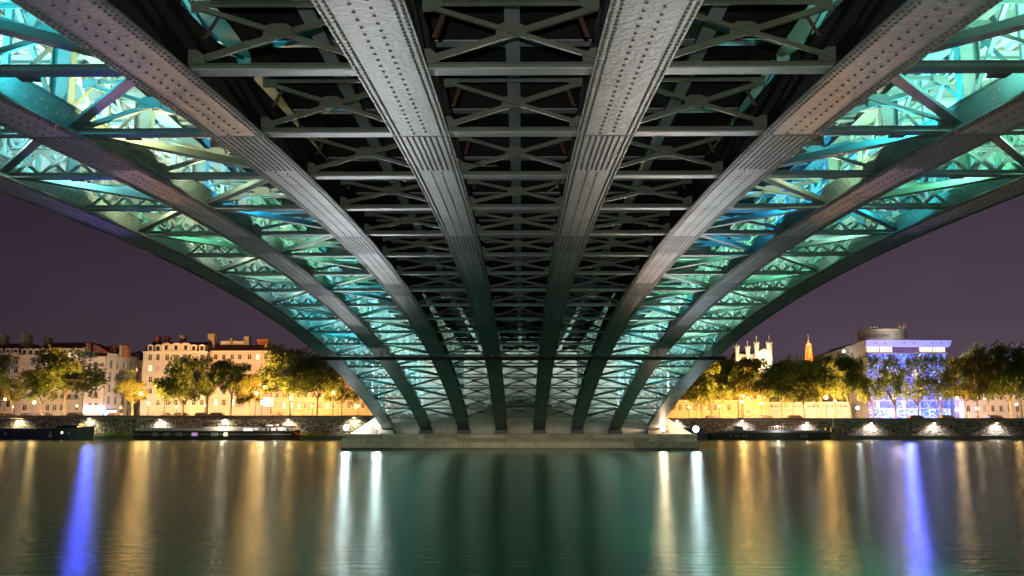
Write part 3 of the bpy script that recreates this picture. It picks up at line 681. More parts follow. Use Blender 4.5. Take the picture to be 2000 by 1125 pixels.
# receding white side street front of the corner house
sd = thing('house', (P(207.5, 700, 181)[0] + .05, 181.2, QL), 'white side street house front receding behind the corner', 'house', 'houses along the far quay', rot=R(84))
wins = [(1.2 + 2.5 * c, 2.1 + 2.5 * c, 1.2 + 2.35 * r, 2.8 + 2.35 * r) for c in range(4) for r in range(5)]
mb = MB(); facade(mb, 11.5, 13.6, wins); mb.add([(0, -0, 13.6), (11.5, 0, 13.6), (11.5, 1.5, 13.6), (0, 1.5, 13.6), (11.5, 0, 0), (11.5, 1.5, 0)], [(0, 1, 2, 3), (4, 5, 2, 1)]); mb.build('wall', M['f_white'], sd)
for q in wins: window_objs(sd, *q, 'd')
MB().prism([(0, -.3), (11.5, -.3), (11.5, 3), (0, 3)], 13.62, 15.2, [(0, 2.4), (11.5, 2.4), (11.5, 3), (0, 3)]).build('roof', M['tile'], sd)
house(248, 279, 705, 197, 'pinkish', [(722, 8), (738, 9), (755, 9), (775, 9)], 'set back house with three arched dormers in the side street', cols=[258, 266, 274], win_w=4.5, mansard=14, roofv=683, roofm='slate', lit=((0, 1),))
t, w_, h_ = house(280, 405, 687, 185, 'cream', [(698, 12), (719, 12), (741, 12), (764, 11), (786, 11)], 'tall cream house with curved central gable and red roof', cols=[293, 308, 326, 343, 360, 378, 394], win_w=7.5, mansard=14, roofv=664, chim=[(304, 312, 658, 'brick'), (322, 330, 659, 'brick'), (353, 362, 656, 'chim'), (408, 421, 654, 'chim')], shut=((1, 0), (1, 1), (2, 1)), balcony=((2, 2), (3, 2), (3, 3)))
# scalloped gable in front of the mansard
x0g = P(315, 687, 185)[0] - t.location.x; x1g = P(372, 687, 185)[0] - t.location.x
gb = MB(); pts = [(x0g, h_ + .09)]; span = x1g - x0g
for k in range(31):
    fx = k / 30; pts.append((x0g + span * fx, h_ + 1.45 + .38 * abs(math.sin(fx * math.pi * 3)) ** .7))
pts.append((x1g, h_ + .09)); nP = len(pts)
gb.add([(x, -.08, z) for x, z in pts] + [(x, .0, z) for x, z in pts], [tuple(range(nP))[::-1], tuple(range(nP, 2 * nP))] + [(k, (k + 1) % nP, nP + (k + 1) % nP, nP + k) for k in range(nP)])
gob = gb.build('gable', M['f_cream'], t)
for k in range(3):
    xc = x0g + span * (k + .5) / 3; MB().box(xc - .3, xc + .3, -.10, -.081, h_ + .4, h_ + 1.25).build('pane', M['glass'], gob)
house(406, 532, 686, 187, 'pinkish', [(697, 11), (718, 12), (741, 11), (764, 13), (786, 13)], 'pale pink house under a low red roof with white dormer band', cols=[421, 437, 453, 468, 487, 503, 519], win_w=7.5, roofv=672, chim=[(452, 455, 662, 'chim'), (478, 488, 659, 'chim'), (504, 526, 664, 'brick')], lit=((1, 2), (4, 0), (4, 2)), balcony=((4, 3), (3, 3)))
bd = P(424, 672, 189); be = P(478, 664, 189)
wb_ = MB().box(bd[0], be[0], 191, 192.2, bd[1] - .3, be[1]).build('roof_lantern', M['f_white']); tag(wb_, 'long white roof lantern on the low red roof', 'roof lantern')
house(533, 760, 738, 184, 'ochre', [(752, 12), (772, 10), (792, 12)], 'long ochre building behind the trees beside the bridge', cols=[541 + 14 * k for k in range(16)], win_w=6, roofv=728, shop=[(516, 534, 776, 794, 'bigglass')], lit=((2, 7), (1, 2), (2, 1)))
house(1240, 1440, 782, 176, 'ochre', [(796, 13)], 'low ochre arcade building right of the bridge behind the trees', cols=[1248 + 13.5 * k for k in range(14)], win_w=6, roofv=776)
house(1441, 1500, 738, 180, 'ochre', [(752, 12), (774, 12), (804, 8)], 'taller ochre town house half hidden by the trees on the right', cols=[1449, 1462, 1475, 1489], win_w=7, roofv=730, lit=((1, 1), (2, 2)))
house(1501, 1660, 786, 186, 'grey', [(793, 7)], 'long low grey building with a strip of windows', cols=[1508 + 9 * k for k in range(17)], win_w=6, roofv=780, roofm='slate')
house(1880, 2090, 760, 188, 'white', [(775, 12), (798, 12)], 'white low house at the right edge behind the trees', cols=[1892 + 16 * k for k in range(12)], win_w=7, roofv=752)
# ------------------------------------------------------------ the blue glass building
Yg = 190; xa, zg = P(1690, 688, Yg); xb, _ = P(1852, 688, Yg)
bb = thing('glass_building', ((xa + xb) / 2, Yg, QR), 'blue lit glass building with drum shaped roof storey', 'building')
ox = -(xa + xb) / 2
H1 = zg - QR; Hs = P(1700, 677, Yg)[1] - QR; Ht = P(1700, 665, Yg)[1] - QR
MB().box(xa + ox + .1, xb + ox - .3, .25, 22, 0, Ht - .3).build('core', M['f_grey'], bb)
nc, nr = 22, 9; cwid = (xb - xa - .4) / nc; rh = (H1 - .3) / nr
pm = [MB().box(.05, cwid - .05, 0, .05, .07, rh - .22).mesh('glass_panel', m) for m in M['bp'] + [M['bp_w']]]
for c in range(nc):
    for r in range(nr):
        q = random.choices([0, 1, 2, 3, 4], [4, 4, 3, 1, .35])[0]
        if r < 2: q = random.choice([3, 3, 1])
        link('glass_panel', pm[q], bb, (xa + ox + .1 + c * cwid, .1, .15 + r * rh))
fr = MB()
for r in range(nr + 1): fr.box(xa + ox, xb + ox - .2, -.12, .18, .15 + r * rh - .2, .15 + r * rh - .05)
fr.build('floor_edges', M['blueroof'], bb)
for k in range(6):
    a = xa + ox + .3 + k * (xb - xa - .8) / 6; b_ = xa + ox + .3 + (k + 1) * (xb - xa - .8) / 6 - .15
    MB().box(a, b_, .05, .12, H1 + .05, Hs - .02).build('restaurant_window', M['bigglass_d'] if k in (2, 3) else M['bigglass'], bb)
ml = MB()
for k in range(25): q = xa + ox + .3 + k * (xb - xa - .8) / 24; ml.box(q - .03, q + .03, -.02, .045, H1 + .02, Hs - .02)
ml.build('mullions', M['housing'], bb)
MB().add([(xa + ox, -.6, Hs), (xb + ox, -.6, Hs - .15), (xb + ox, 14, Hs - .15), (xa + ox, 22, Hs), (xa + ox, -1.3, Ht), (xb + ox + .35, -1.3, Ht - .12), (xb + ox + .35, 14, Ht - .1), (xa + ox, 22, Ht)],
         [(0, 3, 2, 1), (4, 5, 6, 7), (0, 1, 5, 4), (1, 2, 6, 5), (2, 3, 7, 6), (3, 0, 4, 7)]).build('canopy', M['blueroof'], bb)
for uu in (1707, 1725, 1762, 1781, 1817, 1834):
    xx = P(uu, 672, Yg)[0] + ox; MB().box(xx - .12, xx + .12, -1.12, -1.0, Ht - .8, Ht - .6).build('downlight', M['housing'], bb)
wx0, wz0 = P(1609, 692, Yg + 14)
MB().add([(wx0 + ox, 14, 0), (xa + ox, 0, 0), (xa + ox, 12, 0), (wx0 + ox, 22, 0), (wx0 + ox, 14, wz0 - QR), (xa + ox, 0, Ht), (xa + ox, 12, Ht), (wx0 + ox, 22, wz0 - QR)],
         [(0, 3, 2, 1), (4, 5, 6, 7), (0, 1, 5, 4), (1, 2, 6, 5), (2, 3, 7, 6), (3, 0, 4, 7)]).build('side_wing', M['f_grey'], bb)
dx0, dz = P(1676, 646, Yg + 8); dx1, _ = P(1768, 646, Yg + 8)
dc = (dx0 + dx1) / 2 + ox; dr = (dx1 - dx0) / 2
vs = []; nn = 40
for zz in (Ht + .05, dz - QR):
    for k in range(nn): a = 2 * math.pi * k / nn; vs.append((dc + dr * math.cos(a), 8 + dr * .75 * math.sin(a), zz))
drum = MB().add(vs, [tuple(range(nn - 1, -1, -1)), tuple(range(nn, 2 * nn))] + [(k, (k + 1) % nn, nn + (k + 1) % nn, nn + k) for k in range(nn)]).build('roof_drum', M['drum'], bb)
eq = MB()
for uu, r_ in ((1699, .22), (1705, .25), (1711, .2), (1757, .25), (1763, .2)):
    xx = P(uu, 644, Yg + 6)[0] + ox; eq.lathe((xx, 5.5, dz - QR), [(.05, 0), (.05, .2), (r_, .35), (r_ * .9, .6), (.05, .75)], 8)
eq.build('roof_antennas', M['drum'], bb)
ea, eb = P(1751, 640, Yg + 6)[0] + ox, P(1767, 640, Yg + 6)[0] + ox
e2 = MB().box(ea, eb, 5, 7, dz - QR + .95, dz - QR + 1.02)
for q in (ea + .05, eb - .05): e2.box(q - .04, q + .04, 5.1, 5.2, dz - QR, dz - QR + .949)
e2.build('roof_shelter', M['drum'], bb)
tcu = bpy.data.curves.new('roof_lettering', 'FONT'); tcu.body = 'LAM N ZOMES'; tcu.size = .85; tcu.extrude = .02; tcu.align_x = 'CENTER'; tcu.materials.append(M['letter'])
tmp = bpy.data.objects.new('tmp', tcu); C.objects.link(tmp); bpy.context.view_layer.update()
tme = bpy.data.meshes.new_from_object(tmp.evaluated_get(bpy.context.evaluated_depsgraph_get())); bpy.data.objects.remove(tmp)
to = link('roof_lettering', tme, bb)
to.location = (P(1726, 655, Yg)[0] + ox + .1, 8 - dr * .75 - .12, (Ht + dz - QR) / 2 - .35); to.rotation_euler = (R(90), 0, 0)
for k in range(5):
    x = xa + ox + 1 + k * (xb - xa - 2) / 4
    MB().box(x - .2, x + .2, -2.6, -2.3, 0, .25).build('ground_floodlight', M['housing'], bb)
    alight('blue_flood', (x, -2.2, .4), (.12, .2, 1), 1200, .3, (0, .28, 1), 150, bb)
alight('drum_flood', (dc, -1.0, Ht + .3), (1, .9, .8), 260, .4, (0, .6, .5), 160, bb)
tag(MB().box(0, .35, 0, .3, 0, .35).build('wall_lamp', M['globe_w'], None, (P(1644, 687, Yg + 5)[0], Yg + 4.2, P(1644, 688, Yg + 5)[1])), 'bright white wall lamp on the wing of the glass building', 'lamp')
# ------------------------------------------------------------ basilica and lattice tower on the hill
Yc = 420; kk = Yc / ZOOM
cx, cz = P(1470, 712, Yc); bs = thing('basilica', (cx, Yc, cz - 4), 'white floodlit basilica with four pinnacled towers on the hill', 'church')
def bx_px(u0, u1, v0, v1, y0, y1, name, m=M['basil']):
    a, z1 = P(u0, v0, Yc); b_, z0 = P(u1, v1, Yc)
    return MB().box(a - cx, b_ - cx, y0, y1, z0 - cz + 4, z1 - cz + 4)
bx_px(1446, 1480, 691, 725, 2, 20, 'n').build('nave', M['basil'], bs)
rf = MB(); a, z1 = P(1446, 690.5, Yc); b_, _ = P(1474, 686, Yc); zt = P(1, 684, Yc)[1] - cz + 4; z1 = z1 - cz + 4
rf.prism([(a - cx, 2), (b_ - cx, 2), (b_ - cx, 20), (a - cx, 20)], z1, zt, [(a - cx, 10.8), (b_ - cx, 10.8), (b_ - cx, 11.2), (a - cx, 11.2)]).build('nave_roof', M['slate'], bs)
fz = bx_px(1478, 1503, 688, 725, -2, 4, 'f'); a, z0 = P(1478, 688, Yc); b_, _ = P(1503, 688, Yc)
fz.prism([(a - cx, -2.2), (b_ - cx, -2.2), (b_ - cx, 4), (a - cx, 4)], z0 - cz + 4.01, z0 - cz + 5.4, [((a + b_) / 2 - cx - .2, -2.2), ((a + b_) / 2 - cx + .2, -2.2), ((a + b_) / 2 - cx + .2, 4), ((a + b_) / 2 - cx - .2, 4)])
fo = fz.build('front', M['basil'], bs)
for q in range(3):
    u = 1484 + q * 6.5; aa, zz1 = P(u, 698, Yc); a2, zz0 = P(u + 3, 712, Yc)
    MB().box(aa - cx, a2 - cx, -2.25, -2.01, zz0 - cz + 4, zz1 - cz + 4).build('arched_opening', M['ochre'] if 'ochre' in M else M['f_ochre'], fo)
for u, vt, vb, hw, vs_, vf in ((1439, 678, 705, 4.6, 672, 0), (1460, 679, 705, 4.6, 666, 0), (1476.5, 671, 700, 5, 657, -1), (1498, 672, 715, 6, 657, -4)):
    xx, zt = P(u, vt, Yc); _, zb = P(u, vb, Yc); _, zs = P(u, vs_, Yc); r_ = hw * kk; xx -= cx; zt += 4 - cz; zb += 4 - cz; zs += 4 - cz
    tw = MB(); tw.lathe((xx, vf, 0), [(r_ * .82, zb), (r_ * .82, zt - 2.2), (r_ * .95, zt - 2), (r_ * .95, zt - .5), (r_ * 1.08, zt - .3), (r_ * 1.08, zt)], 8)
    to_ = tw.build('tower', M['basil'], bs)
    for q in range(8):
        an = q * math.pi / 4 + math.pi / 8; MB().cbox((xx + math.cos(an) * r_ * 1.0, vf + math.sin(an) * r_ * 1.0, zt + .35), (.25, .25, .7)).build('merlon', M['basil'], to_)
    MB().lathe((xx, vf, 0), [(.45, zt + .001), (.22, zt + (zs - zt) * .5), (.16, zs - .4), (.42, zs - .3), (.3, zs)], 6).build('pinnacle', M['basil'], to_)
for du, dy, pw, c in ((1490, -9, 6300, (1, .75, .42)), (1480, -7, 3500, (1, .95, .9)), (1450, -9, 5000, (1, .68, .4)), (1497, -14, 4500, (1, .8, .5)), (1438, -8, 3500, (1, .7, .4)), (1466, -12, 4500, (1, .7, .45))):
    xx, zz = P(du, 712, Yc); plight('basilica_flood', (xx, Yc + dy, zz), c, pw, .4)  # added fill lights at the basilica's foot, no fixtures
tx, tz = P(1581, 712, 430); tw = thing('lattice_tower', (tx, 430, tz - 3), 'slender orange lit lattice tower rising over the trees', 'tower')
zt1 = P(1581, 673, 430)[1] - tz + 3; zt2 = P(1581, 652, 430)[1] - tz + 3
b0, b1 = 1.7, .9
for sx_ in (-1, 1):
    for sy in (-1, 1): MB().bar((sx_ * b0, sy * b0, 0), (sx_ * b1, sy * b1, zt1), .28, .28).build('leg', M['tower_steel'], tw)
for k in range(8):
    f0, f1 = k / 8, (k + 1) / 8
    for face in range(4):
        d = MB(); ra, rb_ = b0 + (b1 - b0) * f0, b0 + (b1 - b0) * f1
        cs = [(-1, -1), (1, -1), (1, 1), (-1, 1)]; p, q = cs[face], cs[(face + 1) % 4]
        d.bar((p[0] * ra, p[1] * ra, zt1 * f0), (q[0] * rb_, q[1] * rb_, zt1 * f1), .16, .16); d.bar((q[0] * ra, q[1] * ra, zt1 * f0), (p[0] * rb_, p[1] * rb_, zt1 * f1), .16, .16)
        d.bar((p[0] * rb_, p[1] * rb_, zt1 * f1), (q[0] * rb_, q[1] * rb_, zt1 * f1), .16, .16)
        d.build('cross_bracing', M['tower_steel'], tw)
MB().lathe((0, 0, 0), [(1.3, zt1), (1.3, zt1 + .4), (.5, zt1 + .8), (.5, zt1 + 2.2), (.15, zt1 + 2.4)], 8).build('gallery', M['tower_steel'], tw)
MB().lathe((0, 0, 0), [(.14, zt1 + 2.4), (.14, zt2)], 6).build('mast', M['offwhite'], tw)
for k, f_ in enumerate((.15, .45, .75)): plight('tower_lamp', (tx, 430, tz - 3 + zt1 * f_), (1, .42, .06), 2600, .3)  # fill lights added inside the tower, without fixtures
plight('tower_lamp', (tx - .5, 427.5, tz - 3 + zt1 * 1.02), (1, .8, .7), 900, .3)  # one more added fill near the tower top, no fixture

# ------------------------------------------------------------ trees
def crown_mesh(name, m, seed, nleaf=6500, clumps=30):
    r = random.Random(seed); mb = MB(); cl = []
    for _ in range(clumps):
        a = r.uniform(0, 2 * math.pi); rr = math.sqrt(r.random()) * .78; z = r.uniform(-.62, .8)
        rr *= math.sqrt(max(.12, 1 - (z * .95) ** 2)) * (1.1 if z < .2 else 1)
        cl.append((Vector((rr * math.cos(a), rr * math.sin(a), z)), r.uniform(.20, .38)))
    for _ in range(nleaf):
        c, s = r.choice(cl); d = Vector((r.gauss(0, 1), r.gauss(0, 1), r.gauss(0, .7))); d = d.normalized() * s * (r.random() ** .45)
        p = c + d; ax = Vector((r.gauss(0, 1), r.gauss(0, 1), r.gauss(0, 1))).normalized(); b = ax.orthogonal().normalized(); e = ax.cross(b)
        q = r.uniform(.035, .062)
        mb.add([p + b * q, p + e * q * .7, p - b * q, p - e * q * .7], [(0, 1, 2, 3)])
    return mb.mesh(name, m)
crowns = [crown_mesh('crown', M[['leaf', 'leaf2', 'leaf3'][k % 3]], 30 + k, clumps=[30, 36, 24, 32, 22, 30][k]) for k in range(6)]
def tree(u, vbase, vtop, wpx, Y, lab, k=0, trunk_bottom=None, squash=1, group='plane trees along the far quay', cb=None):
    x, zt = P(u, vtop, Y); base = QL if u < 1000 else QR
    zc0 = P(u, vbase, Y)[1]                         # underside of the crown
    t = thing('plane_tree', (x, Y, base), lab, 'tree', group)
    hc = (zt - zc0); rz_ = hc / 2 / .95; rx = wpx / 2 * Y / ZOOM / .93; zc = (zt + zc0) / 2 - base
    tr = MB(); r = random.Random(int(u) * 7 + k)
    fork = max(.9, zc0 - base - .1)
    tr.tube([(0, 0, 0), (.05, 0, fork * .5), (r.uniform(-.15, .15), 0, fork)], [.24, .18, .15], 8)
    for q in range(6):
        a = r.uniform(0, 6.28); e = Vector((math.cos(a) * rx * .62, math.sin(a) * rx * .5, zc + r.uniform(-.3, .55) * rz_))
        m1 = Vector((e.x * .4, e.y * .4, fork + (e.z - fork) * .45))
        tr.tube([(0, 0, fork - .1), m1, e], [.12, .07, .025], 5)
        e2 = e + Vector((r.uniform(-.4, .4) * rx, r.uniform(-.4, .4) * rx, r.uniform(.1, .5))); tr.tube([m1, (m1 + e2) / 2 + Vector((0, 0, .2)), e2], [.06, .035, .015], 4)
    tr.build('trunk', M['bark'], t)
    c = link('crown', crowns[k % 6], t, (0, 0, zc), r.uniform(0, 6.28)); c.scale = (rx, rx * .8, rz_ / .95)
    return t
TL = [(-5, 765, 688, 75, 157, 'tall dark plane tree cut by the left edge', 1), (28, 788, 742, 62, 160, 'small tree glowing yellow near the left edge', 2),
      (132, 768, 684, 150, 158, 'broad plane tree before the wide cream house', 0), (88, 787, 735, 70, 156, 'low spreading tree with dark forked trunk left of the blue shop', 4),
      (245, 775, 722, 62, 160, 'thin tree at the mouth of the side street', 3), (262, 788, 742, 52, 158, 'small yellow lit tree beside the arm of the street lamp', 2),
      (362, 790, 698, 112, 157, 'dense plane tree before the gabled house', 1), (408, 775, 700, 70, 159, 'round plane tree right of the gabled house', 0),
      (455, 770, 703, 85, 160, 'plane tree in front of the pale pink house', 3), (492, 792, 728, 70, 157, 'light green tree lit by the bright shop window', 5),
      (568, 778, 681, 130, 158, 'large dark plane tree left of the bridge', 1), (622, 778, 695, 100, 160, 'plane tree next to the left outer arch', 4),
      (668, 790, 715, 80, 158, 'small plane tree partly behind the left outer arch', 3)]
TR = [(1360, 792, 712, 90, 160, 'plane tree partly behind the right outer arch', 0), (1408, 785, 700, 90, 158, 'round plane tree under the basilica, left side', 3),
      (1468, 780, 696, 105, 158, 'tall plane tree directly below the basilica', 5), (1521, 786, 708, 90, 158, 'dark plane tree right of the basilica', 1),
      (1566, 788, 702, 100, 157, 'plane tree below the lattice tower', 0), (1625, 778, 694, 100, 159, 'dense plane tree left of the glass building', 1),
      (1655, 790, 700, 80, 157, 'dark plane tree overlapping the wing of the glass building', 4),
      (1698, 790, 695, 84, 158, 'thin see-through tree before the left end of the blue facade', 4), (1742, 792, 700, 80, 157, 'first thin tree before the middle of the blue facade', 4),
      (1786, 790, 698, 82, 158, 'second thin tree before the middle of the blue facade', 4), (1830, 792, 695, 84, 157, 'thin tree before the right end of the blue facade', 4),
      (1878, 785, 692, 100, 158, 'broad plane tree right of the glass building', 5), (1921, 782, 676, 100, 159, 'tall green plane tree right of the blue facade', 0),
      (1962, 785, 674, 100, 158, 'tallest plane tree near the right edge', 1), (2010, 785, 684, 100, 158, 'plane tree cut by the right edge', 3)]
for a in TL + TR:
    u, vb, vt, wp, Y, lab, k = a; tree(u, vb, vt, wp, Y, lab, k)
# thin the see-through trees: fewer leaves
thin = crown_mesh('crown', M['leaf2'], 99, nleaf=2100, clumps=26)
for o in bpy.data.objects:
    if o.name.startswith('crown') and o.parent and 'thin' in o.parent.get('label', ''): o.data = thin
# a second row of trunks behind on the right to close the avenue
for j, (u, lab) in enumerate(((1385, 'tree of the back row behind the low ochre arcade'), (1445, 'tree of the back row left of the taller ochre house'), (1545, 'tree of the back row above the long grey building'), (1600, 'tree of the back row beside the wing of the glass building'), (1900, 'tree of the back row right of the blue facade'), (1985, 'tree of the back row near the right edge'))):
    tree(u, 775, 706 if u < 1700 else 690, 85, 171, lab, j)
# weeds on the ledge
for u0, u1, lab in ((203, 262, 'bright green weeds on the ledge between the two boats'), (592, 640, 'bright green weeds on the ledge by the red dinghy')):
    r = random.Random(int(u0)); wm = MB(); xa_ = P(u0, 850, 151)[0]; xb_ = P(u1, 850, 151)[0]
    for _ in range(420):
        x = r.uniform(xa_, xb_); hgt = r.uniform(.2, .95) * (.5 + .5 * abs(math.sin(x * 1.3))); y = 150.3 + r.uniform(0, .8); lx = r.uniform(-.2, .2)
        wm.add([(x - .05, y, .35), (x + .05, y, .35), (x + lx, y + r.uniform(-.1, .1), .5 + hgt)], [(0, 1, 2)])
    tag(wm.build('weeds', M['grass']), lab, 'plants', kind='stuff')

# ------------------------------------------------------------ street lamps
OR = (1, .47, .13); OW = (1, .68, .38)
STRONG = (275, 500, 1451, 1449, 1613, 1747)
def lamp(u, v, Y, lab, col=OR, power=2500, r=.26, gm='globe_o', arm=0):
    x, z = P(u, v, Y); base = QL if u < 1000 else QR
    t = thing('street_lamp', (x, Y, base), lab, 'street lamp', 'street lamps on the far quay'); h_ = z - base
    px_ = -arm
    MB().tube([(px_, 0, 0), (px_, 0, h_ * .5), (px_, 0, h_ + (.5 if arm else -r * 1.2))], [.09, .06, .045], 8).build('pole', M['pole'], t)
    if arm: MB().tube([(px_, 0, h_ + .5), (px_ * .4, 0, h_ + .65), (0, 0, h_ + r * 1.35)], .035, 6).build('arm', M['pole'], t)
    MB().lathe((0, 0, h_ + r * 1.06), [(r * .9, 0), (r * .4, .1), (.03, .2)], 10).build('hood', M['pole'], t)
    MB().lathe((0, 0, h_), [(r * .9 * math.cos(a), r * .9 * math.sin(a)) for a in (-1.45, -.9, -.3, .3, .9, 1.45)], 12).build('globe', M[gm], t, smooth=True)
    if Y > 162:                                  # spot aimed only at the house fronts, keeping its light off the water
        l = bpy.data.lights.new('street_lamp_light', 'SPOT'); l.color = col; l.energy = power * 6.5; l.spot_size = R(165); l.spot_blend = .4; l.shadow_soft_size = r
        o = bpy.data.objects.new('street_lamp_light', l); C.objects.link(o); o.parent = t; o.location = (0, .05, h_); o.rotation_euler = (R(-95), 0, R(180) * 0)
        o.rotation_mode = 'QUATERNION'; o.rotation_quaternion = Vector((0, 1, .12)).to_track_quat('-Z', 'Y')
    else:
        plight('street_lamp_light', (0, 0, h_), col, power * (95 if u in STRONG else (6 if power >= 2400 else 4)), r, t)
lamp(67, 786, 155.6, 'orange street lamp before the narrow pink house', OW, 2600)
lamp(10, 780, 155.6, 'orange street lamp at the left edge under the yellow tree', OR, 1500, .18)
lamp(275, 769, 155.6, 'orange street lamp shining through the small yellow tree', OR, 2800)
lamp(305, 754, 155.6, 'high arm street lamp beside the gabled house', OR, 1600, .2, arm=-1.6)
lamp(290, 787, 155.6, 'warm white street lamp at the foot of the gabled house', OW, 2400)
lamp(500, 768, 155.6, 'bright orange street lamp beside the light green tree', OR, 3200, .3)
lamp(517, 756, 155.6, 'high arm street lamp above the bright shop window', OR, 1400, .2, arm=-1.2)
lamp(512, 786, 170, 'white glaring lamp beside the bright shop window', OW, 2800, .34, 'globe_wo')
lamp(568, 779, 155.6, 'orange street lamp under the large dark tree', OR, 1700, .2)
lamp(651, 767, 155.6, 'orange street lamp left of the outer arch', OR, 2600, .24)
lamp(25, 795, 172, 'low warm lamp before the pink house at the left edge', OW, 1700, .12)
lamp(236, 796, 174, 'low warm lamp at the mouth of the side street', OW, 1300, .12)
lamp(345, 796, 172, 'low warm lamp below the curved gable', OW, 1500, .12)
lamp(400, 792, 170, 'low orange lamp behind the dense plane tree', OW, 1500, .14)
lamp(150, 793, 172, 'low orange lamp before the wide cream house', OW, 1500, .14)
lamp(610, 793, 172, 'low orange lamp before the long ochre building', OR, 1700, .14)
lamp(700, 793, 170, 'low orange lamp close under the left outer arch', OR, 1500, .14)
lamp(1345, 795, 155.6, 'low orange lamp close under the right outer arch', OR, 1500, .14)
lamp(1405, 793, 155.6, 'low orange lamp before the ochre arcade', OR, 1700, .14)
lamp(1451, 773, 155.6, 'upper orange lamp of the pair below the basilica', OR, 1900, .2)
lamp(1449, 785, 155.6, 'lower orange lamp of the pair below the basilica', OR, 1900, .22)
lamp(1487, 788, 155.6, 'orange lamp before the taller ochre house', OR, 1600, .18)
lamp(1613, 776, 158, 'largest orange street lamp left of the glass building', OR, 3600, .34)
lamp(1632, 783, 172, 'small orange lamp just right of the largest street lamp', OR, 1200, .14)
lamp(1747, 777, 160, 'orange street lamp before the blue facade', (1, .55, .25), 2200, .26)
lamp(1870, 777, 156, 'orange street lamp right of the blue facade', OR, 2600, .22)
lamp(1908, 798, 172, 'white globe lamp before the white low house', (1, .85, .75), 1800, .34, 'globe_wo')
lamp(1985, 790, 156, 'warm lamp at the right edge before the white house', OR, 2700, .2)
lamp(1675, 797, 176, 'cold white lamp left of the blue facade', (.7, 1, .85), 2200, .3, 'globe_w')
lamp(1869, 800, 176, 'white lamp at the right foot of the blue facade', (.95, .9, 1), 1600, .3, 'globe_wo')
def outlight(nm, u, v, Y, col, power, r=.5, size=120):
    x, z = P(u, v, Y); l = bpy.data.lights.new(nm, 'SPOT'); l.color = col; l.energy = power; l.spot_size = R(size); l.spot_blend = .6; l.shadow_soft_size = r
    o = bpy.data.objects.new(nm, l); C.objects.link(o); o.location = (x, Y, z); o.rotation_mode = 'QUATERNION'; o.rotation_quaternion = Vector((-x * .6, -Y, -3)).to_track_quat('-Z', 'Y')
outlight('shop_sign_light', 176, 800, 180, (.03, .05, 1), 48000, .6)  # added beam without a fixture, makes the blue streak on the water
outlight('facade_light', 1775, 792, 187, (.12, .12, 1), 32000, .8)  # added river-facing beam, no fixture, for the blue streak on the right
outlight('facade_light', 1745, 700, 187, (.85, .6, 1), 42000, .8)  # second added beam towards the river, no fixture either
plight('blue_glow', (P(1770, 790, 186)[0], 186, 5), (.12, .16, 1), 5500, .6)  # fill light added at the foot of the glass building, no fixture
# wall wash lamps
def washer(u, v, lab, col, power):
    x, z = P(u, v, 152.2); t = thing('wall_lamp', (x, 152.2, z), lab, 'wall lamp', 'wash lamps on the quay wall')
    MB().box(-.16, .16, -.5, .19, .06, .14).build('hood', M['housing'], t)
    MB().box(-.12, .12, -.46, -.2, .0, .055).build('lens', M['globe_wo'], t)
    l = bpy.data.lights.new('wall_wash', 'SPOT'); l.color = col; l.energy = power; l.spot_size = R(150); l.spot_blend = .8; l.shadow_soft_size = .08
    o = bpy.data.objects.new('wall_wash', l); C.objects.link(o); o.parent = t; o.location = (0, -.62, -.05); o.rotation_euler = (R(14), 0, 0)
for u, v, lab, c in ((38, 818, 'leftmost wash lamp on the left quay wall behind the navy boat', (1, .88, .5)), (176, 818, 'wash lamp on the left quay wall above the bow of the navy boat', (1, .9, .55)),
                  (314, 820, 'wash lamp on the left quay wall over the stern of the long barge', (1, .95, .8)), (441, 820, 'wash lamp over the middle of the long barge', (1, .9, .55)), (564, 820, 'wash lamp on the left quay wall over the bow of the long barge', (1, .9, .55)), (692, 816, 'wash lamp on the left quay wall beside the outer arch', (1, .9, .55)),
                  (1322, 822, 'wash lamp on the right quay wall beside the outer arch', (1, .86, .8)), (1449, 822, 'wash lamp on the right quay wall over the dark barge', (1, .86, .8)), (1575, 826, 'wash lamp on the right quay wall near the bow of the dark barge', (1, .86, .8)),
                  (1700, 827, 'wash lamp on the right quay wall below the left end of the blue facade', (1, .86, .8)), (1823, 827, 'wash lamp on the right quay wall below the right end of the blue facade', (1, .86, .8)), (1945, 827, 'wash lamp on the right quay wall nearest the right edge', (1, .86, .8))):
    washer(u, v, lab, c, 900)

# ------------------------------------------------------------ boats
def hull(t, x0, x1, z1, m, bow=1, beam=3.6, sheer=.35):
    """hull outline pointed at one end; x in local metres"""
    n = 14; vs = []; L_ = x1 - x0
    for k in range(n + 1):
        f_ = k / n; g_ = f_ if bow > 0 else 1 - f_
        hb = beam / 2 * (1 - max(0, (g_ - .82) / .18) ** 2 * .96) * (.85 + .15 * min(1, g_ / .08)); zt_ = z1 + sheer * max(0, (g_ - .75) / .25) ** 2
        x = x0 + L_ * f_
        vs += [(x, -hb * .9, -.35), (x, -hb, zt_), (x, hb, zt_), (x, hb * .9, -.35)]
    fs = [(0, 3, 2, 1), (4 * n, 4 * n + 1, 4 * n + 2, 4 * n + 3)]
    for k in range(n):
        for q in range(4): fs.append((4 * k + q, 4 * k + (q + 1) % 4, 4 * k + 4 + (q + 1) % 4, 4 * k + 4 + q))
    return MB().add(vs, fs).build('hull', m, t)
Yb_ = 147.5
def lx(u, o): return P(u, 845, Yb_)[0] - o
def lz(v): return P(0, v, Yb_ - 1.8)[1]
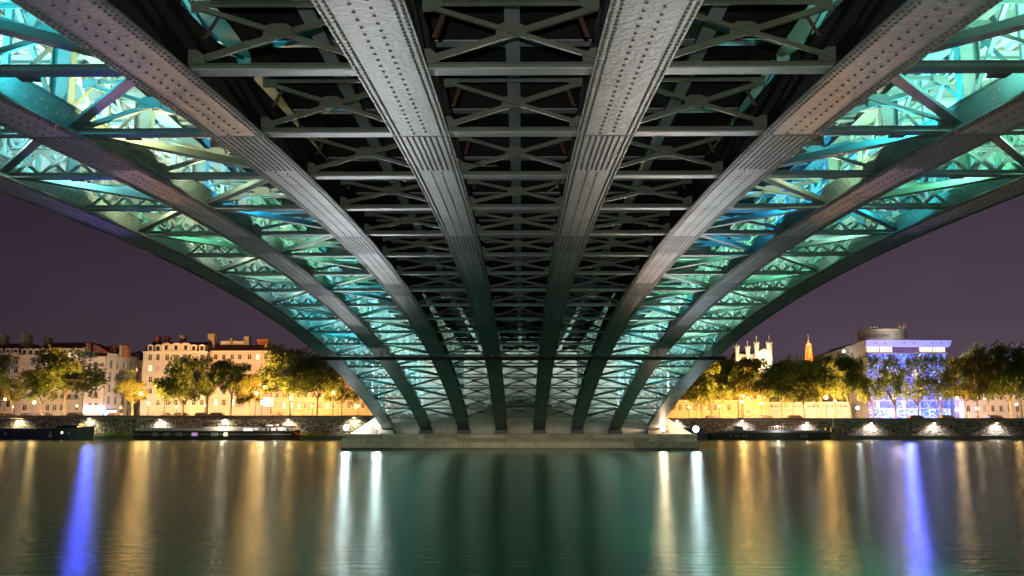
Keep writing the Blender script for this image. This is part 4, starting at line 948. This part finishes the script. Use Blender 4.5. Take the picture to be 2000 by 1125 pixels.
# navy boat at the left edge
o0 = P(60, 845, Yb_)[0]; t = thing('moored_boat', (o0, Yb_, 0), 'navy blue houseboat moored at the left edge', 'boat')
hull(t, lx(-90, o0), lx(184, o0), lz(837), M['navy'], 1, sheer=.45)
MB().prism([(lx(112, o0), -1.3), (lx(158, o0), -1.3), (lx(158, o0), 1.3), (lx(112, o0), 1.3)], lz(837) + .002, lz(830.5), [(lx(120, o0), -1.1), (lx(155, o0), -1.1), (lx(155, o0), 1.1), (lx(120, o0), 1.1)]).build('deckhouse', M['navy'], t)
MB().box(lx(144, o0), lx(158, o0), -.8, .8, lz(830.4), lz(827.5)).build('wheelhouse', M['offwhite'], t)
MB().box(lx(-60, o0), lx(31, o0), -1.9, 1.7, lz(817.5), lz(816)).build('awning_roof', M['offwhite'], t)
for u in (3, 30, -30): MB().box(lx(u - .8, o0), lx(u + .8, o0), -1.85, -1.7, lz(837) + .003, lz(817.6)).build('awning_post', M['navy'], t)
for v in (828, 831): MB().box(lx(-60, o0), lx(118, o0), -1.72, -1.69, lz(v), lz(v - .5)).build('rail', M['iron'], t)
for u, v in ((132, 845), (145, 846), (23, 847)): MB().lathe((0, 0, 0), [(.2, 0), (.16, .05)], 10).build('porthole', M['glass_lit'] if u == 132 else M['poster3'], t, (lx(u, o0), -1.83, lz(v))).rotation_euler = (R(90), 0, 0)
MB().box(lx(-8, o0), lx(8, o0), -1.86, -1.80, lz(850), lz(845)).build('lit_port', M['poster3'], t)
MB().prism([(lx(106, o0), -1.88), (lx(114, o0), -1.88), (lx(114, o0), -1.81), (lx(106, o0), -1.81)], lz(854), lz(843), [(lx(109, o0), -1.88), (lx(111, o0), -1.88), (lx(111, o0), -1.81), (lx(109, o0), -1.81)]).build('fender', M['poster3'], t)
# long restaurant barge
o0 = P(430, 845, Yb_)[0]; t = thing('restaurant_barge', (o0, Yb_, 0), 'long brown barge with off-white superstructure and picture panels', 'boat')
hull(t, lx(267, o0), lx(586, o0), lz(841.5), M['brownhull'], 1, sheer=.15)
MB().box(lx(270, o0), lx(575, o0), -1.84, -1.79, lz(848.5), lz(847.9)).build('rubbing_strake', M['offwhite'], t)
MB().box(lx(272, o0), lx(402, o0), -1.5, 1.5, lz(841.5) + .002, lz(836)).build('long_hatch', M['offwhite'], t)
MB().box(lx(403, o0), lx(515, o0), -1.5, 1.5, lz(841.5) + .002, lz(833.5)).build('saloon', M['offwhite'], t)
MB().box(lx(516, o0), lx(577, o0), -1.45, 1.5, lz(841.5) + .002, lz(835)).build('bow_cabin', M['offwhite'], t)
MB().box(lx(517, o0), lx(549, o0), -1.55, .5, lz(834.9), lz(828.5)).build('wheelhouse', M['brownhull'], t)
MB().box(lx(524, o0), lx(537, o0), -1.60, -1.551, lz(832.5), lz(829.5)).build('name_board', M['offwhite'], t)
MB().box(lx(549.5, o0), lx(577, o0), -1.4, .5, lz(834.9), lz(832)).build('deck_box', M['iron'], t)
for u in (405, 412, 480, 488, 500, 512): MB().box(lx(u - .4, o0), lx(u + .4, o0), -1.45, -1.38, lz(833.4), lz(827)).build('rail_post', M['iron'], t)
MB().box(lx(403, o0), lx(516, o0), -1.46, -1.40, lz(827), lz(826.4)).build('rail', M['iron'], t)
MB().box(lx(408, o0), lx(515, o0), -1.3, 1.2, lz(822), lz(821.3)).build('awning', M['coping'], t)
for u in (408, 444, 514): MB().box(lx(u, o0), lx(u + 1, o0), -1.2, -1.1, lz(833), lz(822.1)).build('awning_post', M['iron'], t)
MB().box(lx(400, o0), lx(409, o0), -1.2, .4, lz(838), lz(829)).build('stair', M['iron'], t)
for k in range(7): MB().box(lx(425 + 8 * k, o0), lx(429 + 8 * k, o0), -1.1, -.6, lz(833.3), lz(829.5)).build('deck_chair', M['brownhull'], t)
for u, wd, mm in ((312, 12, 'poster3'), (334, 12, 'poster3'), (358, 12, 'poster3'), (388, 11, 'poster2'), (427, 13, 'poster3'), (448, 7, 'glass_lit')):
    MB().box(lx(u - wd / 2, o0), lx(u + wd / 2, o0), -1.88, -1.82, lz(851.5), lz(845)).build('picture_panel', M[mm], t)
MB().box(lx(481, o0), lx(499, o0), -1.58, -1.51, lz(843), lz(836.5)).build('lit_sign', M['poster'], t)
MB().box(lx(502, o0), lx(508, o0), -1.58, -1.51, lz(839), lz(837)).build('small_lit_sign', M['poster'], t)
for u in (525, 532, 545, 566): MB().box(lx(u - 2, o0), lx(u + 2, o0), -1.49, -1.451, lz(840.5), lz(836.5)).build('window', M['glass'], t)
for u in (280, 291, 296): MB().lathe((lx(u, o0), -.6, lz(836)), [(.22, 0), (.25, .2), (.12, .5)], 8).build('winch', M['offwhite'], t)
MB().tube([(lx(310, o0), 0, lz(836)), (lx(310, o0), 0, lz(824))], .05, 5).build('mast', M['iron'], t)
MB().lathe((lx(442, o0), -1.8, lz(823)), [(.05, -.12), (.12, 0), (.05, .12)], 8).build('deck_lamp', M['globe_wo'], t)
plight('deck_lamp_light', (lx(442, o0), -2.1, lz(824)), (1, .85, .6), 500, .12, t); plight('deck_lamp_light', (lx(545, o0), -2.3, lz(827)), (1, .85, .7), 260, .1, t)  # second light has no lamp mesh, added to brighten the barge
t = thing('red_dinghy', (P(590, 845, 146)[0], 146, 0), 'small red dinghy slung at the bow of the long barge', 'boat')
MB().add([(-1.1, -.35, .95), (1.0, -.3, .35), (1.25, 0, .42), (1.0, .3, .35), (-1.1, .35, .95), (-1.0, -.2, .62), (.9, 0, .12), (-1.0, .2, .62), (-1.25, 0, 1.1)], [(0, 1, 2, 3, 4, 8), (0, 5, 6, 1), (1, 6, 2), (2, 6, 3), (3, 6, 7, 4), (5, 7, 6), (0, 8, 5), (8, 4, 7), (5, 8, 7)]).build('dinghy_hull', M['red'], t, (0, 0, .1))
# dark barge on the right
o0 = P(1500, 845, Yb_)[0]; t = thing('work_barge', (o0, Yb_, 0), 'long dark cargo barge moored at the right quay', 'boat')
plight('deck_lamp_light', (lx(1513, o0), -2.2, lz(832)), (1, .9, .8), 300, .1, t); MB().lathe((lx(1513, o0), -1.6, lz(833)), [(.05, -.1), (.13, 0), (.05, .1)], 8).build('deck_lamp', M['globe_wo'], t)  # lamp and light both added to brighten the dark barge
hull(t, lx(1388, o0), lx(1633, o0), lz(845), M['brownhull'], 1, sheer=.25)
MB().box(lx(1400, o0), lx(1612, o0), -1.6, 1.5, lz(845) + .002, lz(840.5)).build('hatch_coaming', M['boatgrey'], t)
MB().box(lx(1431, o0), lx(1448, o0), -1.4, 1.2, lz(840.4), lz(832)).build('deckhouse', M['f_grey'], t)
for k in range(16): MB().box(lx(1497 + 5.5 * k, o0), lx(1498 + 5.5 * k, o0), -1.5, -1.45, lz(840.4), lz(833)).build('rail_post', M['coping'], t)
MB().box(lx(1497, o0), lx(1582, o0), -1.51, -1.46, lz(833), lz(832.4)).build('rail', M['coping'], t)
for u in (1423, 1432, 1437, 1446, 1452): MB().box(lx(u - 1, o0), lx(u + 1, o0), -1.86, -1.81, lz(854), lz(848)).build('fender', M['poster3'], t)
for u in (1558, 1563, 1569): MB().box(lx(u - 1.4, o0), lx(u + 1.4, o0), -1.86, -1.81, lz(855), lz(848)).build('pale_stripe', M['boatgrey'], t)
for u in (1613, 1624): MB().box(lx(u - 3, o0), lx(u + 3, o0), -1, -.2, lz(845), lz(836)).build('bollard_winch', M['iron'], t)
for u, v in ((1530, 827), (1628, 815)): MB().tube([(lx(u, o0), 0, lz(844)), (lx(u, o0), 0, lz(v))], .04, 5).build('mast', M['offwhite'], t)
o0 = P(1350, 845, Yb_)[0]; t = thing('dark_launch', (o0, Yb_ + .8, 0), 'dark launch half hidden behind the right floodlights', 'boat')
hull(t, lx(1312, o0), lx(1386, o0), lz(846), M['navy'], -1, beam=2.6)
MB().prism([(lx(1325, o0), -1), (lx(1378, o0), -1), (lx(1378, o0), 1), (lx(1325, o0), 1)], lz(846) + .002, lz(835), [(lx(1333, o0), -.8), (lx(1372, o0), -.8), (lx(1372, o0), .8), (lx(1333, o0), .8)]).build('cabin', M['boatgrey'], t)
# ------------------------------------------------------------ cars along the parapets
def car_parts():
    b = MB(); b.prism([(-2.1, -.85), (2.1, -.85), (2.1, .85), (-2.1, .85)], .3, .85, [(-2.05, -.82), (2.0, -.82), (2.0, .82), (-2.05, .82)])
    c = MB(); c.prism([(-1.55, -.78), (1.15, -.78), (1.15, .78), (-1.55, .78)], .851, 1.42, [(-1.1, -.62), (.45, -.62), (.45, .62), (-1.1, .62)])
    wl_ = MB().lathe((0, 0, 0), [(.32, -.1), (.32, .1)], 14)
    return b, c, wl_
cb_, cc_, cw_ = car_parts()
bodies = [cb_.mesh('body', m) for m in M['carpaint']]; glassm = cc_.mesh('cabin', M['glass']); roofs = [MB().prism([(-1.12, -.63), (.47, -.63), (.47, .63), (-1.12, .63)], 1.421, 1.46, [(-1.0, -.55), (.35, -.55), (.35, .55), (-1.0, .55)]).mesh('car_roof', m) for m in M['carpaint']]
wheelm = cw_.mesh('wheel', M['tyre'])
headm = MB().box(-.05, .05, -.18, .18, -.08, .08).mesh('headlight', M['head']); tailm = MB().box(-.05, .05, -.15, .15, -.07, .07).mesh('tail_light', M['tail'])
cars = [(18, 0, 'silver car parked at the left edge behind the parapet'), (60, 2, 'white car parked before the narrow pink house'), (88, 3, 'red car parked beside the forked trunk'), (150, 1, 'dark car parked left of the blue shop'), (228, 2, 'white car in the blue glow of the shop'),
        (322, 2, 'white car parked left below the gabled house'), (357, 0, 'silver car parked before the gabled house'), (398, 4, 'blue car parked right of the gabled house'), (427, 1, 'dark car parked under the round plane tree'), (540, 2, 'white car with lights near the bright shop window'),
        (1395, 0, 'silver car driving beside the ochre arcade'), (1462, 1, 'dark car parked under the tree below the basilica'), (1497, 4, 'blue car parked before the taller ochre house'), (1555, 3, 'red car with tail lamps before the long grey building'), (1790, 1, 'dark car parked before the blue facade'), (1850, 4, 'blue car parked at the right end of the blue facade'), (1945, 1, 'dark car parked under the tallest plane tree')]
for u, ci, lab in cars:
    Y = 157.6; x = P(u, 810, Y)[0]; base = QL if u < 1000 else QR
    t = thing('parked_car', (x, Y, base), lab, 'car', 'cars along the far quay')
    link('body', bodies[ci], t); link('cabin', glassm, t); link('car_roof', roofs[ci], t)
    for sx_ in (-1.3, 1.3):
        for sy in (-.8, .8): o = link('wheel', wheelm, t, (sx_, sy, .32)); o.rotation_euler = (R(90), 0, 0)
    for sy in (-.6, .6): link('headlight', headm, t, (2.08, sy, .65)); link('tail_light', tailm, t, (-2.12, sy, .68))
